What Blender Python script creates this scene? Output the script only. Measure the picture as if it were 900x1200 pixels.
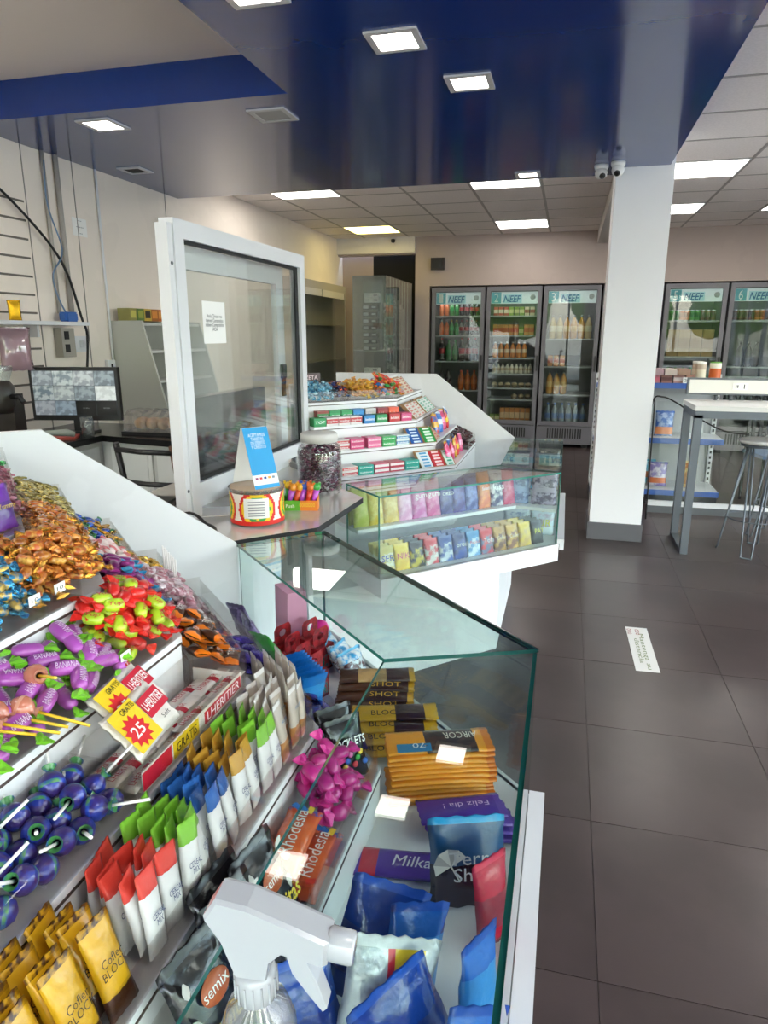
import bpy, math, random
from mathutils import Vector, Matrix
for _o in list(bpy.data.objects): bpy.data.objects.remove(_o)
sc = bpy.context.scene
COL = sc.collection
R = random.Random(11)
PI = math.pi

# ---------------------------------------------------------------- camera
CAM_H = 1.49
pitch = math.atan(208 / 804.0); yaw = math.atan(217 / math.hypot(804, 208))
_fw = Vector((-math.sin(yaw) * math.cos(pitch), math.cos(yaw) * math.cos(pitch), -math.sin(pitch)))
_rt = Vector((math.cos(yaw), math.sin(yaw), 0)); _up = _rt.cross(_fw)
cam = bpy.data.objects.new('camera', bpy.data.cameras.new('camera')); COL.objects.link(cam)
_m = Matrix((_rt, _up, -_fw)).transposed().to_4x4(); _m.translation = (0, 0, CAM_H)
cam.matrix_world = _m
cam.data.sensor_fit = 'VERTICAL'; cam.data.sensor_height = 24.0; cam.data.lens = 804 / 1200 * 24.0
cam.data.clip_start = 0.02
sc.camera = cam

# ---------------------------------------------------------------- world, light, exposure
W = bpy.data.worlds.new('sky'); sc.world = W; W.use_nodes = True
_n = W.node_tree.nodes; _bg = _n['Background']
_sky = _n.new('ShaderNodeTexSky'); _sky.sky_type = 'NISHITA'; _sky.sun_disc = False
_sky.sun_elevation = math.radians(48); _sky.sun_rotation = math.radians(150)
_sky.air_density = 1.3; _sky.dust_density = 3.0; _sky.ozone_density = 1.0
_mx = _n.new('ShaderNodeMix'); _mx.data_type = 'RGBA'; _mx.inputs[0].default_value = 0.55
_mx.inputs[7].default_value = (2.25, 2.6, 3.05, 1)
W.node_tree.links.new(_sky.outputs[0], _mx.inputs[6]); W.node_tree.links.new(_mx.outputs[2], _bg.inputs[0])
_bg.inputs[1].default_value = 1.95
sc.view_settings.view_transform = 'Standard'; sc.view_settings.look = 'None'
sc.view_settings.gamma = 1.0; sc.view_settings.use_curve_mapping = False
sc.view_settings.exposure = 0.78
sc.cycles.use_denoising = True
sc.cycles.transparent_max_bounces = 32
sc.cycles.max_bounces = 8
sc.cycles.caustics_reflective = False; sc.cycles.caustics_refractive = False

# ---------------------------------------------------------------- materials
def lin(h):
    h = h.lstrip('#'); c = [int(h[i:i + 2], 16) / 255 for i in (0, 2, 4)]
    return tuple(x / 12.92 if x <= .04045 else ((x + .055) / 1.055) ** 2.4 for x in c) + (1,)
MATS = {}
def mat(name, col, rough=.5, metal=0., noise=0., nscale=30., col2=None, bump=0., bscale=80., coat=0., emit=0., vary=0., spec=.5, trans=0.):
    if name in MATS: return MATS[name]
    m = bpy.data.materials.new(name); m.use_nodes = True; MATS[name] = m
    nt = m.node_tree; b = nt.nodes['Principled BSDF']; L = nt.links.new
    c = lin(col)
    b.inputs['Base Color'].default_value = c
    b.inputs['Roughness'].default_value = rough; b.inputs['Metallic'].default_value = metal
    b.inputs['Coat Weight'].default_value = coat; b.inputs['Coat Roughness'].default_value = .08
    b.inputs['Specular IOR Level'].default_value = spec
    b.inputs['Transmission Weight'].default_value = trans
    src = None
    if noise > 0 or bump > 0:
        tc = nt.nodes.new('ShaderNodeTexCoord')
    if noise > 0:
        nz = nt.nodes.new('ShaderNodeTexNoise'); nz.inputs['Scale'].default_value = nscale; nz.inputs['Detail'].default_value = 4
        L(tc.outputs['Object'], nz.inputs['Vector'])
        rp = nt.nodes.new('ShaderNodeMapRange'); rp.inputs[1].default_value = .5 - noise * .25; rp.inputs[2].default_value = .5 + noise * .25
        if col2: rp.inputs[1].default_value, rp.inputs[2].default_value = .44, .56
        L(nz.outputs['Fac'], rp.inputs[0])
        mx = nt.nodes.new('ShaderNodeMix'); mx.data_type = 'RGBA'
        mx.inputs[6].default_value = c
        mx.inputs[7].default_value = lin(col2) if col2 else tuple(x * (1 - noise) for x in c[:3]) + (1,)
        L(rp.outputs[0], mx.inputs[0]); src = mx.outputs[2]
    if vary > 0:
        oi = nt.nodes.new('ShaderNodeObjectInfo'); hs = nt.nodes.new('ShaderNodeHueSaturation')
        mr = nt.nodes.new('ShaderNodeMapRange'); mr.inputs[3].default_value = 1 - vary; mr.inputs[4].default_value = 1 + vary
        L(oi.outputs['Random'], mr.inputs[0]); L(mr.outputs[0], hs.inputs['Value']); hs.inputs['Color'].default_value = c
        if src: L(src, hs.inputs['Color'])
        src = hs.outputs[0]
    if src: L(src, b.inputs['Base Color'])
    if bump > 0:
        bz = nt.nodes.new('ShaderNodeTexNoise'); bz.inputs['Scale'].default_value = bscale; bz.inputs['Detail'].default_value = 3
        L(tc.outputs['Object'], bz.inputs['Vector'])
        bp = nt.nodes.new('ShaderNodeBump'); bp.inputs['Strength'].default_value = bump; bp.inputs['Distance'].default_value = .004
        L(bz.outputs['Fac'], bp.inputs['Height']); L(bp.outputs[0], b.inputs['Normal'])
    if emit > 0:
        b.inputs['Emission Color'].default_value = c; b.inputs['Emission Strength'].default_value = emit
    return m
def pane(name, tint='#f2faf7', f0=.05, power=4.0, rough=.0, body=None, fac=0.):
    """clear sheet: transparent with a facing-based mirror reflection; optional thin diffuse body (plastic film)"""
    if name in MATS: return MATS[name]
    m = bpy.data.materials.new(name); m.use_nodes = True; MATS[name] = m
    nt = m.node_tree; nt.nodes.clear(); L = nt.links.new
    out = nt.nodes.new('ShaderNodeOutputMaterial'); tr = nt.nodes.new('ShaderNodeBsdfTransparent')
    gl = nt.nodes.new('ShaderNodeBsdfGlossy'); gl.inputs['Roughness'].default_value = rough
    tr.inputs[0].default_value = lin(tint)
    lw = nt.nodes.new('ShaderNodeLayerWeight'); lw.inputs[0].default_value = .5
    pw = nt.nodes.new('ShaderNodeMath'); pw.operation = 'POWER'; pw.inputs[1].default_value = power
    ma = nt.nodes.new('ShaderNodeMath'); ma.operation = 'MULTIPLY_ADD'; ma.inputs[1].default_value = 1 - f0; ma.inputs[2].default_value = f0
    L(lw.outputs['Facing'], pw.inputs[0]); L(pw.outputs[0], ma.inputs[0])
    base = tr.outputs[0]
    if body:
        df = nt.nodes.new('ShaderNodeBsdfDiffuse'); df.inputs[0].default_value = lin(body)
        m1 = nt.nodes.new('ShaderNodeMixShader'); m1.inputs[0].default_value = fac
        L(tr.outputs[0], m1.inputs[1]); L(df.outputs[0], m1.inputs[2]); base = m1.outputs[0]
    mx = nt.nodes.new('ShaderNodeMixShader'); L(ma.outputs[0], mx.inputs[0]); L(base, mx.inputs[1]); L(gl.outputs[0], mx.inputs[2])
    L(mx.outputs[0], out.inputs[0])
    return m
def wrap(h, name=None, rough=.28, **k):        # shiny printed plastic wrapper
    return mat(name or 'wrapper_' + h.strip('#'), h, rough=rough, bump=k.pop('bump', .5), bscale=k.pop('bscale', 55), coat=k.pop('coat', .3), vary=k.pop('vary', .12), **k)
def foil(h, name=None, **k):
    return mat(name or 'foil_' + h.strip('#'), h, rough=.25, metal=.75, bump=.6, bscale=160, vary=.2, **k)
def paint(h, rough=.5, **k): return mat('paint_%s_%d' % (h.strip('#'), rough * 100), h, rough=rough, **k)
def ink(h): return mat('ink_' + h.strip('#'), h, rough=.4)

WHITE = mat('white_laminate', '#e7e8ea', rough=.35, noise=.04, nscale=3)
GLASS = pane('clear_glass', '#fafcfb', .04)
GLASSB = pane('counter_glass', '#f4faf8', .055)
GEDGE = mat('green_glass_edge', '#2a7668', rough=.15, coat=.5)
ACRYL = pane('clear_acrylic', '#faf9f8', .03, 5.0)
ALU = mat('white_aluminium', '#dedfe2', rough=.35)
STEEL = mat('grey_steel', '#5c6064', rough=.4, metal=.3)
BLACK = mat('black_plastic', '#141416', rough=.4)
RUBBER = mat('black_rubber', '#0d0d0e', rough=.6)

# ---------------------------------------------------------------- mesh builder
class MB:
    def __init__(s): s.v = []; s.f = []; s.m = []; s.sm = []
    def face(s, idx, m=0, sm=False): s.f.append(tuple(idx)); s.m.append(m); s.sm.append(sm)
    def add(s, vs, fs, m=0, sm=False, M=None):
        o = len(s.v)
        for p in vs: s.v.append(tuple(M @ Vector(p)) if M else tuple(p))
        for f in fs: s.face([i + o for i in f], m, sm)
        return s
    def box(s, x0, y0, z0, x1, y1, z1, m=0, M=None, sides=None):
        vs = [(x, y, z) for z in (z0, z1) for y in (y0, y1) for x in (x0, x1)]
        fs = [(0, 2, 3, 1), (4, 5, 7, 6), (0, 1, 5, 4), (2, 6, 7, 3), (0, 4, 6, 2), (1, 3, 7, 5)]  # bottom top front back left right
        o = len(s.v)
        for p in vs: s.v.append(tuple(M @ Vector(p)) if M else p)
        for k, f in enumerate(fs): s.face([i + o for i in f], (sides or {}).get('btfklr'[k], m))
        return s
    def cbox(s, c, sz, m=0, M=None, sides=None):
        return s.box(c[0] - sz[0] / 2, c[1] - sz[1] / 2, c[2] - sz[2] / 2, c[0] + sz[0] / 2, c[1] + sz[1] / 2, c[2] + sz[2] / 2, m, M, sides)
    def prism(s, poly, z0, z1, m=0, mside=None, M=None):   # poly counter-clockwise in plan
        n = len(poly); o = len(s.v)
        for z in (z0, z1):
            for p in poly:
                q = (p[0], p[1], z); s.v.append(tuple(M @ Vector(q)) if M else q)
        s.face([o + i for i in range(n)][::-1], m); s.face([o + n + i for i in range(n)], m)
        for i in range(n):
            j = (i + 1) % n; s.face([o + i, o + j, o + n + j, o + n + i], m if mside is None else mside)
        return s
    def tube(s, pts, r, n=8, m=0, cap=True):
        pts = [Vector(p) for p in pts]; o = len(s.v); k = len(pts)
        rs = r if isinstance(r, (list, tuple)) else [r] * k
        prev = None
        for i, p in enumerate(pts):
            d = (pts[min(i + 1, k - 1)] - pts[max(i - 1, 0)]).normalized()
            a = prev if prev is not None else (Vector((0, 0, 1)) if abs(d.z) < .9 else Vector((1, 0, 0)))
            u = (a - d * a.dot(d)).normalized(); w = d.cross(u); prev = u
            for j in range(n):
                t = 2 * PI * j / n; s.v.append(tuple(p + (u * math.cos(t) + w * math.sin(t)) * rs[i]))
        for i in range(k - 1):
            for j in range(n):
                q = (j + 1) % n; s.face([o + i * n + j, o + i * n + q, o + (i + 1) * n + q, o + (i + 1) * n + j], m, True)
        if cap:
            s.face([o + j for j in range(n)][::-1], m); s.face([o + (k - 1) * n + j for j in range(n)], m)
        return s
    def lathe(s, prof, n=16, ms=0, M=None, ax=(0, 0), close=True):   # prof [(r,z)], ms material or list per segment
        o = len(s.v); k = len(prof)
        for r, z in prof:
            for j in range(n):
                t = 2 * PI * j / n; q = (ax[0] + r * math.cos(t), ax[1] + r * math.sin(t), z)
                s.v.append(tuple(M @ Vector(q)) if M else q)
        for i in range(k - 1):
            mm = ms[i] if isinstance(ms, (list, tuple)) else ms
            for j in range(n):
                q = (j + 1) % n; s.face([o + i * n + j, o + i * n + q, o + (i + 1) * n + q, o + (i + 1) * n + j], mm, True)
        if close:
            s.face([o + j for j in range(n)][::-1], ms[0] if isinstance(ms, (list, tuple)) else ms)
            s.face([o + (k - 1) * n + j for j in range(n)], ms[-1] if isinstance(ms, (list, tuple)) else ms)
        return s
    def mesh(s, name, mats):
        me = bpy.data.meshes.new(name); me.from_pydata(s.v, [], s.f)
        for m in (mats if isinstance(mats, (list, tuple)) else [mats]): me.materials.append(m)
        me.polygons.foreach_set('material_index', s.m); me.polygons.foreach_set('use_smooth', s.sm)
        me.update(); return me

def T(x, y, z): return Matrix.Translation((x, y, z))
def RX(a): return Matrix.Rotation(a, 4, 'X')
def RY(a): return Matrix.Rotation(a, 4, 'Y')
def RZ(a): return Matrix.Rotation(a, 4, 'Z')
def SC(x, y=None, z=None): return Matrix.Diagonal((x, y or x, z or x, 1))
def link(name, data, parent=None, M=None):
    o = bpy.data.objects.new(name, data); COL.objects.link(o)
    if parent is not None: o.parent = parent
    if M is not None: o.matrix_basis = M
    return o
def tag(o, label=None, cat=None, group=None, kind=None):
    if label: o['label'] = label
    if cat: o['category'] = cat
    if group: o['group'] = group
    if kind: o['kind'] = kind
    return o
def thing(name, label, cat, M=None, group=None): return tag(link(name, None, None, M), label, cat, group)
def one(name, mesh, label, cat, M=None, group=None): return tag(link(name, mesh, None, M), label, cat, group)
def part(name, mb, mats, parent, M=None, label=None):
    return tag(link(name, mb.mesh(name, mats) if isinstance(mb, MB) else mb, parent, M), label)
def struct(name, mb, mats, M=None, label=None, cat=None): return tag(link(name, mb.mesh(name, mats), None, M), label, cat, None, 'structure')
class Proto:
    """a thing to be copied: root mesh (or None) and parts [(name, mesh, matrix, [sub-parts])]"""
    def __init__(s, name, cat, mesh=None, parts=()): s.name, s.cat, s.mesh, s.parts = name, cat, mesh, list(parts)
    def place(s, M, label, group=None):
        r = tag(link(s.name, s.mesh, None, M), label, s.cat, group)
        for p in s.parts:
            o = link(p[0], p[1], r, p[2])
            for q in (p[3] if len(p) > 3 else ()): link(q[0], q[1], o, q[2])
        return r
_tx = {}
def text(s, w, material, h=None, shear=0., thick=0.):
    """lettering centred on the origin in the XY plane, fitted to width w (and height h)"""
    key = (s, round(w, 5), material.name, h, shear)
    if key in _tx: return _tx[key]
    c = bpy.data.curves.new('lettering', 'FONT'); c.body = s; c.resolution_u = 2; c.shear = shear; c.offset = thick
    c.fill_mode = 'FRONT'; c.space_line = .85; c.align_x = 'CENTER'
    ob = bpy.data.objects.new('lettering_tmp', c)
    me = bpy.data.meshes.new_from_object(ob); bpy.data.objects.remove(ob)
    xs = [v.co.x for v in me.vertices]; ys = [v.co.y for v in me.vertices]
    cx, cy = (min(xs) + max(xs)) / 2, (min(ys) + max(ys)) / 2
    kx = w / (max(xs) - min(xs)); ky = kx if h is None else h / (max(ys) - min(ys))
    for v in me.vertices: v.co = ((v.co.x - cx) * kx, (v.co.y - cy) * ky, 0)
    me.materials.clear(); me.materials.append(material); me.name = 'lettering'
    _tx[key] = me
    return me
FRONT = RX(PI / 2)          # lays a flat print on a face that looks along -Y
# ================================================================ the setting
XL, XR, YF, YB, ZC, ZS = -3.15, 4.6, -3.6, 9.55, 2.75, 2.56
# floor: base slab and single tiles
fl = struct('floor', MB().box(XL, YF, -.12, XR, 10.9, -.0025), mat('grout', '#544b4a', rough=.8))
tile = MB(); g = .0013
tile.prism([(g, g), (.6 - g, g), (.6 - g, .575 - g), (g, .575 - g)], -.0025, 0)
tile_me = tile.mesh('floor_tile', mat('floor_tile', '#443836', rough=.30, noise=.2, nscale=2.2, vary=.05, bump=.04, bscale=200, spec=.5))
for i in range(-6, 8):
    for j in range(-9, 17):
        x, y = .163 + .6 * i, 1.387 + .575 * j
        if x < XL - .55 or x > XR - .1 or y < YF - .3 or y > 9.9: continue
        link('floor_tile', tile_me, fl, T(x, y, 0))
WALLC = mat('wall_paint', '#efe4d9', rough=.7, noise=.03, nscale=2)
WALLW = mat('wall_paint_white', '#d9d4cf', rough=.7, noise=.03, nscale=2)
wl = struct('wall_left', MB().box(XL - .12, YF, 0, XL, 11, 3.0), WALLC)
# panel joints and conduit of the left wall are built as its parts
for y in (3.70, 4.14, 5.22):
    part('panel_joint', MB().box(XL, y - .003, .0, XL + .004, y + .003, ZS), mat('joint_grey', '#8d867f', rough=.8), wl)
for k in range(14):
    z = .98 + k * .105
    if z < 2.25: part('slat_groove', MB().box(XL, 2.2, z, XL + .003, 3.68, z + .012), mat('groove_dark', '#6a635c', rough=.8), wl)
# back wall with the dark opening on its left and the cooler niche
wb = MB()
wb.box(-2.06, YB, 0, -1.86, YB + .12, ZC)
wb.box(-1.86, YB, 2.12, XR, YB + .12, ZC)
wb.box(XL, YB, 2.53, -2.06, YB + .12, ZC)
wb.box(-1.86, YB + .85, 0, XR, YB + .97, 2.14); wb.box(-1.86, YB + .12, 2.12, XR, YB + .97, 2.14)
wb.box(XL, YB + 1.3, 0, -1.86, YB + 1.4, ZC); wb.box(-1.98, YB + .12, 0, -1.86, YB + 1.3, ZC)
struct('wall_back', wb, [mat('wall_grey', '#ac9d96', rough=.7, noise=.03, nscale=2)])
struct('trim_1', MB().box(XL, YB - .05, 2.55, -2.06, YB, ZC), WALLW)
struct('doorway_shade_sheet', MB().box(-2.70, YB + .20, 0, -1.98, YB + .26, 2.6), mat('doorway_shade', '#0b0a0a', rough=.9))  # near-black sheet paints the shade of the room behind the opening
struct('trim_4', MB().box(XL, YB + .20, 0, -2.70, YB + .26, 2.6), mat('wall_grey', '#ac9d96'))
# right wall and shop front: glazed, sky outside
def glazed(name, x0, x1, y0, y1, n, axis):
    w = struct(name, MB().box(x0, y0, 0, x1, y1, .12).box(x0, y0, 2.6, x1, y1, 3.0), WALLW)
    for k in range(n + 1):
        if axis == 'y': c = y0 + (y1 - y0) * k / n; part('mullion', MB().box(x0, c - .035, .12, x1, c + .035, 2.6), ALU, w)
        else: c = x0 + (x1 - x0) * k / n; part('mullion', MB().box(c - .035, y0, .12, c + .035, y1, 2.6), ALU, w)
    for k in range(n):
        if axis == 'y':
            a = y0 + (y1 - y0) * k / n; part('pane', MB().box(x0 + .04, a + .04, .12, x0 + .046, a + (y1 - y0) / n - .04, 2.6), GLASS, w)
        else:
            a = x0 + (x1 - x0) * k / n; part('pane', MB().box(a + .04, y0 + .04, .12, a + (x1 - x0) / n - .04, y0 + .046, 2.6), GLASS, w)
glazed('window_1', XL, XR, YF - .1, YF, 5, 'x')
glazed('window_2', XR, XR + .1, YF, 6.6, 6, 'y')
struct('wall_right', MB().box(XR, 6.6, 0, XR + .1, 10.6, 3.0), WALLW)
# ceiling: grid of tiles, blue dropped soffit with a recess, beam
ce = struct('ceiling', MB().box(XL, YF, ZC + .012, XR, YB + .1, ZC + .15), mat('ceiling_void', '#b9b2ad', rough=.9))
CT = mat('ceiling_tile', '#f0e9e6', rough=.85, noise=.05, nscale=60)
TB = mat('ceiling_grid', '#a9a29e', rough=.5)
_s = .61; tm = MB().box(.008, .008, 0, _s - .008, _s - .008, .008).mesh('ceiling_tile', CT)
LIGHTS = [(-2.75, 6.05), (-2.75, 8.49), (-.92, 6.05), (-.92, 8.49), (.62, 6.05), (.62, 7.88), (1.84, 1.17), (1.84, 4.83), (.62, -.05), (3.06, 6.05), (1.84, 7.88), (3.06, 2.39)]
grid = MB()
for gx0, i0, i1 in ((-3.36, 0, 6), (.62, 0, 7)):
    jl, jh = (1, 7) if gx0 < 0 else (-14, 7)
    for i in range(i0, i1 + 1): 
        grid.box(gx0 + i * _s - .012, 5.44 + (jl - 1) * _s if gx0 < 0 else YF, ZC - .002, gx0 + i * _s + .012, YB, ZC + .006)
    for j in range(jl - 1, jh + 1):
        y = 5.44 + j * _s
        grid.box(gx0 if gx0 > 0 else XL, y - .012, ZC - .002, gx0 + i1 * _s if gx0 > 0 else .62, y + .012, ZC + .006)
        for i in range(i0, i1):
            x = gx0 + i * _s
            if any(abs(x - a) < .05 and abs(y - b) < .05 for a, b in LIGHTS) or y > YB - .2 or x > XR - .2: continue
            link('ceiling_tile', tm, ce, T(x, y, ZC))
part('ceiling_grid', grid, TB, ce)
LED = mat('led_diffuser', '#fffaf2', rough=.6, emit=7.5); LEDY = mat('aged_led_diffuser', '#ffe98a', rough=.6, emit=4.5)
names = {(-2.75, 6.05): 'square ceiling light panel nearest the left wall beside the blue soffit', (-2.75, 8.49): 'yellowed ceiling light panel above the cigarette case',
         (-.92, 6.05): 'ceiling light panel half hidden behind the blue soffit edge', (-.92, 8.49): 'ceiling light panel in front of the numbered drinks coolers',
         (.62, 6.05): 'large ceiling light panel just right of the white pillar', (.62, 7.88): 'smaller looking ceiling light panel right of the pillar near back wall'}
for a, b in LIGHTS:
    t = thing('light_panel', names.get((a, b), 'light panel out of view, %.1f m from left wall, %.1f m in' % (a - XL, b - YF)), 'ceiling light', T(a, b, ZC), 'ceiling light panels')
    part('frame', MB().box(.006, .006, -.006, _s - .006, .02, .006).box(.006, _s - .02, -.006, _s - .006, _s - .006, .006).box(.006, .02, -.006, .02, _s - .02, .006).box(_s - .02, .02, -.006, _s - .006, _s - .02, .006), ALU, t)
    part('diffuser', MB().box(.02, .02, -.003, _s - .02, _s - .02, .004), LEDY if (a, b) == (-2.75, 8.49) else LED, t)
BLUE = mat('glossy_blue_paint', '#0b3480', rough=.12, coat=0.0, spec=.75, noise=.05, nscale=1.5, bump=.03, bscale=14)
YS = 5.42
sf = MB()
sf.box(-1.32, YF, ZS, .57, YS, ZC + .002); sf.box(XL, 3.3, ZS, -1.32, YS, ZC + .002)
struct('ceiling_soffit', sf, BLUE, label='glossy dark blue dropped ceiling panel with square downlights', cat=None)
struct('trim_3', MB().box(XL, YF, ZC - .012, -1.32, 3.3, ZC + .004), mat('recess_beige', '#e0d6ce', rough=.8))
for q, (x, y) in enumerate(((-2.55, .2), (-2.55, 1.5))):  # pair of panels added out of view to brighten the left wall
    t = thing('light_panel', 'added light panel in the beige recess, outside the view, %s one' % ['nearer the shop front', 'further in'][q], 'ceiling light', T(x, y, ZC - .012), 'ceiling light panels')
    part('frame', MB().box(0, 0, -.01, .61, .61, -.004), ALU, t); part('diffuser', MB().box(.02, .02, -.014, .59, .59, -.01), LED, t)
pl = struct('pillar', MB().box(.235, 5.2, .13, .60, 5.56, ZC), mat('pillar_white', '#f3f3f6', rough=.55), label='square white pillar with grey skirting')
part('skirting', MB().box(.222, 5.187, 0, .613, 5.573, .13), mat('skirting_grey', '#5d5d61', rough=.45), pl)
struct('ceiling_beam', MB().box(.27, 5.56, 2.60, .60, YB, ZC - .003), mat('beam_paint', '#cbc5c1', rough=.7))
struct('baseboard_back', MB().box(-2.06, YB - .012, 0, -1.86, YB, .1), mat('skirting_grey', '#5d5d61'))
struct('ground', MB().box(-30, -40, -.3, 40, 30, -.13), mat('pavement', '#a7a39c', rough=.9, noise=.1, nscale=1))

# ---- square downlights in the soffit
def downlight(x, y, s, lit, label):
    t = thing('downlight', label, 'downlight', T(x, y, ZS), 'square soffit downlights' if lit else None)
    h = s / 2; i = h - .025
    part('trim_frame', MB().box(-h, -h, -.008, h, -i, 0).box(-h, i, -.008, h, h, 0).box(-h, -i, -.008, -i, i, 0).box(i, -i, -.008, h, i, 0), mat('downlight_frame', '#c9c9cb', rough=.4), t)
    part('diffuser', MB().box(-i, -i, -.005, i, i, 0), mat('downlight_lens', '#fff6ea', rough=.5, emit=6) if lit else mat('unlit_cover', '#a5a5a5' if lit is not None else '#0a0a0a', rough=.5) if lit is not None else mat('hole_shade', '#070707', rough=.9), t)  # for the open hole, a near-black plate paints the shade inside
downlight(-.70, 2.85, .2, True, 'square downlight left of the next one, in the middle of the blue soffit')
downlight(-.49, 3.36, .2, True, 'square downlight in the middle of the blue soffit, nearer the pillar')
downlight(-.345, 5.25, .17, True, 'small square downlight on the far edge of the soffit')
downlight(-2.44, 3.50, .2, True, 'square downlight left of the unlit vent, by the recess edge')
downlight(-1.06, 2.36, .2, True, 'square downlight cut by the top edge of the photo')
downlight(-1.51, 3.57, .2, False, 'unlit square grey cover in the blue soffit')
downlight(-2.89, 4.45, .17, None, 'dark open square hole in the soffit near left wall')
for k, (x, y) in enumerate([(.135, 5.10), (.235, 5.04)]):
    t = thing('security_camera', ['white turret security camera further from the pillar, under the soffit edge', 'white turret security camera beside the pillar top'][k], 'camera', T(x, y, ZS), 'paired turret cameras')
    part('base', MB().lathe([(.04, -.028), (.045, -.014), (.045, 0)], 16), mat('camera_white', '#e6e6e6', rough=.4), t)
    b = part('housing', MB().lathe([(.001, -.038), (.022, -.034), (.036, -.018), (.04, 0), (.036, .018), (.022, .034), (.001, .038)], 16), mat('camera_white', '#e6e6e6'), t, T(0, -.01, -.05))
    part('lens', MB().lathe([(.02, 0), (.018, .006), (.008, .008)], 14), BLACK, b, T(.008 - .012 * k, -.026, -.022) @ RX(2.2))
t = thing('security_camera', 'small dome camera on the beam above the dark doorway', 'camera', T(-2.35, YB - .06, 2.70))
part('base', MB().box(-.03, 0, -.01, .03, .01, .04), ALU, t)
part('lens', MB().lathe([(.001, -.03), (.025, -.02), (.03, 0), (.025, .02)], 12), BLACK, t, T(0, -.02, 0))
t = thing('speaker_box', 'small square dark box on the wall above the coolers', 'speaker', T(-1.75, YB, 2.40))
part('housing', MB().box(-.09, -.05, -.075, .09, 0, .075), mat('dark_brown_box', '#2a2224', rough=.5), t)
part('grille', MB().box(-.07, -.056, -.055, .07, -.05, .055), BLACK, t)
# ================================================================ candy counters
K = math.tan(PI / 8)
F1 = T(-.021, 1.281, 0) @ RZ(PI / 2); F2 = T(-.021, 1.281, 0) @ RZ(.75 * PI)
F3 = T(.006, 3.15, 0) @ RZ(.25 * PI); F4 = T(.006, 3.15, 0) @ RZ(PI / 2)
ZT, ZF, ZP = .88, .55, .47           # glass top, display floor, platform underside
def dk(k): return .289 + .1125 * (6 - k)
def zk(k): return .650 + .1035 * (6 - k)
BAND = mat('dark_edge_band', '#4a3b36', rough=.5)
DEDGE = mat('dark_glass_edge', '#26322f', rough=.2, coat=.5)
SH = [WHITE, BAND]
def tiers(parent, F, ta, tb, ks, mitre):      # mitre 'hi' or 'lo': which end is cut along the corner plane
    def rng(d): return (ta, -d * K) if mitre == 'hi' else (d * K, tb)
    for k in ks:
        d, z = dk(k), zk(k); e = d + (.1125 if k > 1 else .16)
        a, b = rng(d), rng(e); l = part('tier_shelf', MB().prism([(a[0], d), (a[1], d), (b[1], e), (b[0], e)], z - .016, z), WHITE, parent, F)
        part('edge_band', MB().box(a[0] if mitre == 'hi' else a[0] + .003, d - .0012, z - .016, a[1] - .003, d, z - .012), BAND, l)
        zb = ZF if k == max(ks) else zk(k + 1)
        c, c2 = rng(d + .002), rng(d + .016)
        part('tier_riser', MB().prism([(c[0], d + .002), (c[1], d + .002), (c2[1], d + .016), (c2[0], d + .016)], zb, z - .016), WHITE, parent, F)
def end_panel(parent, F, t0, t1):
    prof = [(.285, ZF), (1.40, ZF), (1.40, 1.26), (.765, 1.26), (.285, .892)]
    mb = MB(); n = len(prof)
    mb.add([(t0, d, z) for d, z in prof] + [(t1, d, z) for d, z in prof],
           [tuple(range(n)), tuple(range(2 * n - 1, n - 1, -1))] + [(i, i + n, (i + 1) % n + n, (i + 1) % n) for i in range(n)])
    part('end_panel', mb, WHITE, parent, F)
def gbox(parent, name, F, x0, y0, z0, x1, y1, z1, big='fk', edge=GEDGE, label=None):
    sides = {c: (0 if c in big else 1) for c in 'btfklr'}
    return part(name, MB().box(x0, y0, z0, x1, y1, z1, 0, None, sides), [GLASSB, edge], parent, F, label)
def top_glass(parent, F, ta, tb, mitre, edge=GEDGE):
    w = .283
    poly = [(ta, 0), (0, 0), (-w * K, w), (ta, w)] if mitre == 'hi' else [(0, 0), (tb, 0), (tb, w), (w * K, w)]
    part('top_glass', MB().prism(poly, ZT, ZT + .008, 0, 1), [GLASSB, edge], parent, F)
def plan(F, pts): return [tuple((F @ Vector((t, d, 0)))[:2]) for t, d in pts]
# near counter: straight run along the shop and a 45 degree return
nc = thing('candy_counter', 'near white candy counter with stepped tiers, clear trays and glass front', 'counter', T(-.6, .9, 0))
def world_child(o): o.matrix_basis = T(.6, -.9, 0) @ o.matrix_basis
T0 = -1.75
part('plinth', MB().prism(plan(F1, [(T0 + .1, .28), (-.28 * K, .28)]) + plan(F2, [(.88, .28), (.88, 1.0)]) + plan(F1, [(-1.0 * K, 1.0), (T0 + .1, 1.0)]), 0, ZP), WHITE, nc)
part('platform', MB().prism(plan(F1, [(T0, -.012), (0, -.012)]) + plan(F2, [(.978, -.012), (.978, 1.05)]) + plan(F1, [(-1.05 * K, 1.05), (T0, 1.05)]), ZP, ZF), WHITE, nc)
tiers(nc, F1, T0, 0, range(1, 7), 'hi'); tiers(nc, F2, 0, .976, range(1, 7), 'lo')
end_panel(nc, F2, .978, 1.0)
part('back_panel', MB().prism([(T0, 1.01), (-1.01 * K, 1.01), (-1.03 * K, 1.03), (T0, 1.03)], ZF, 1.262), WHITE, nc, F1)
part('back_panel', MB().prism([(1.01 * K, 1.01), (.976, 1.01), (.976, 1.03), (1.03 * K, 1.03)], ZF, 1.262), WHITE, nc, F2)
top_glass(nc, F1, T0, 0, 'hi'); top_glass(nc, F2, 0, .978, 'lo', GEDGE)
gbox(nc, 'front_glass', F1, T0, 0, ZF, -.003, .008, ZT); gbox(nc, 'front_glass', F2, .003, 0, ZF, .978, .008, ZT, edge=DEDGE)
part('edge_strip', MB().box(.0, -.004, ZT + .0005, .978, .000, ZT + .0075), DEDGE, nc, F2)
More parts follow.
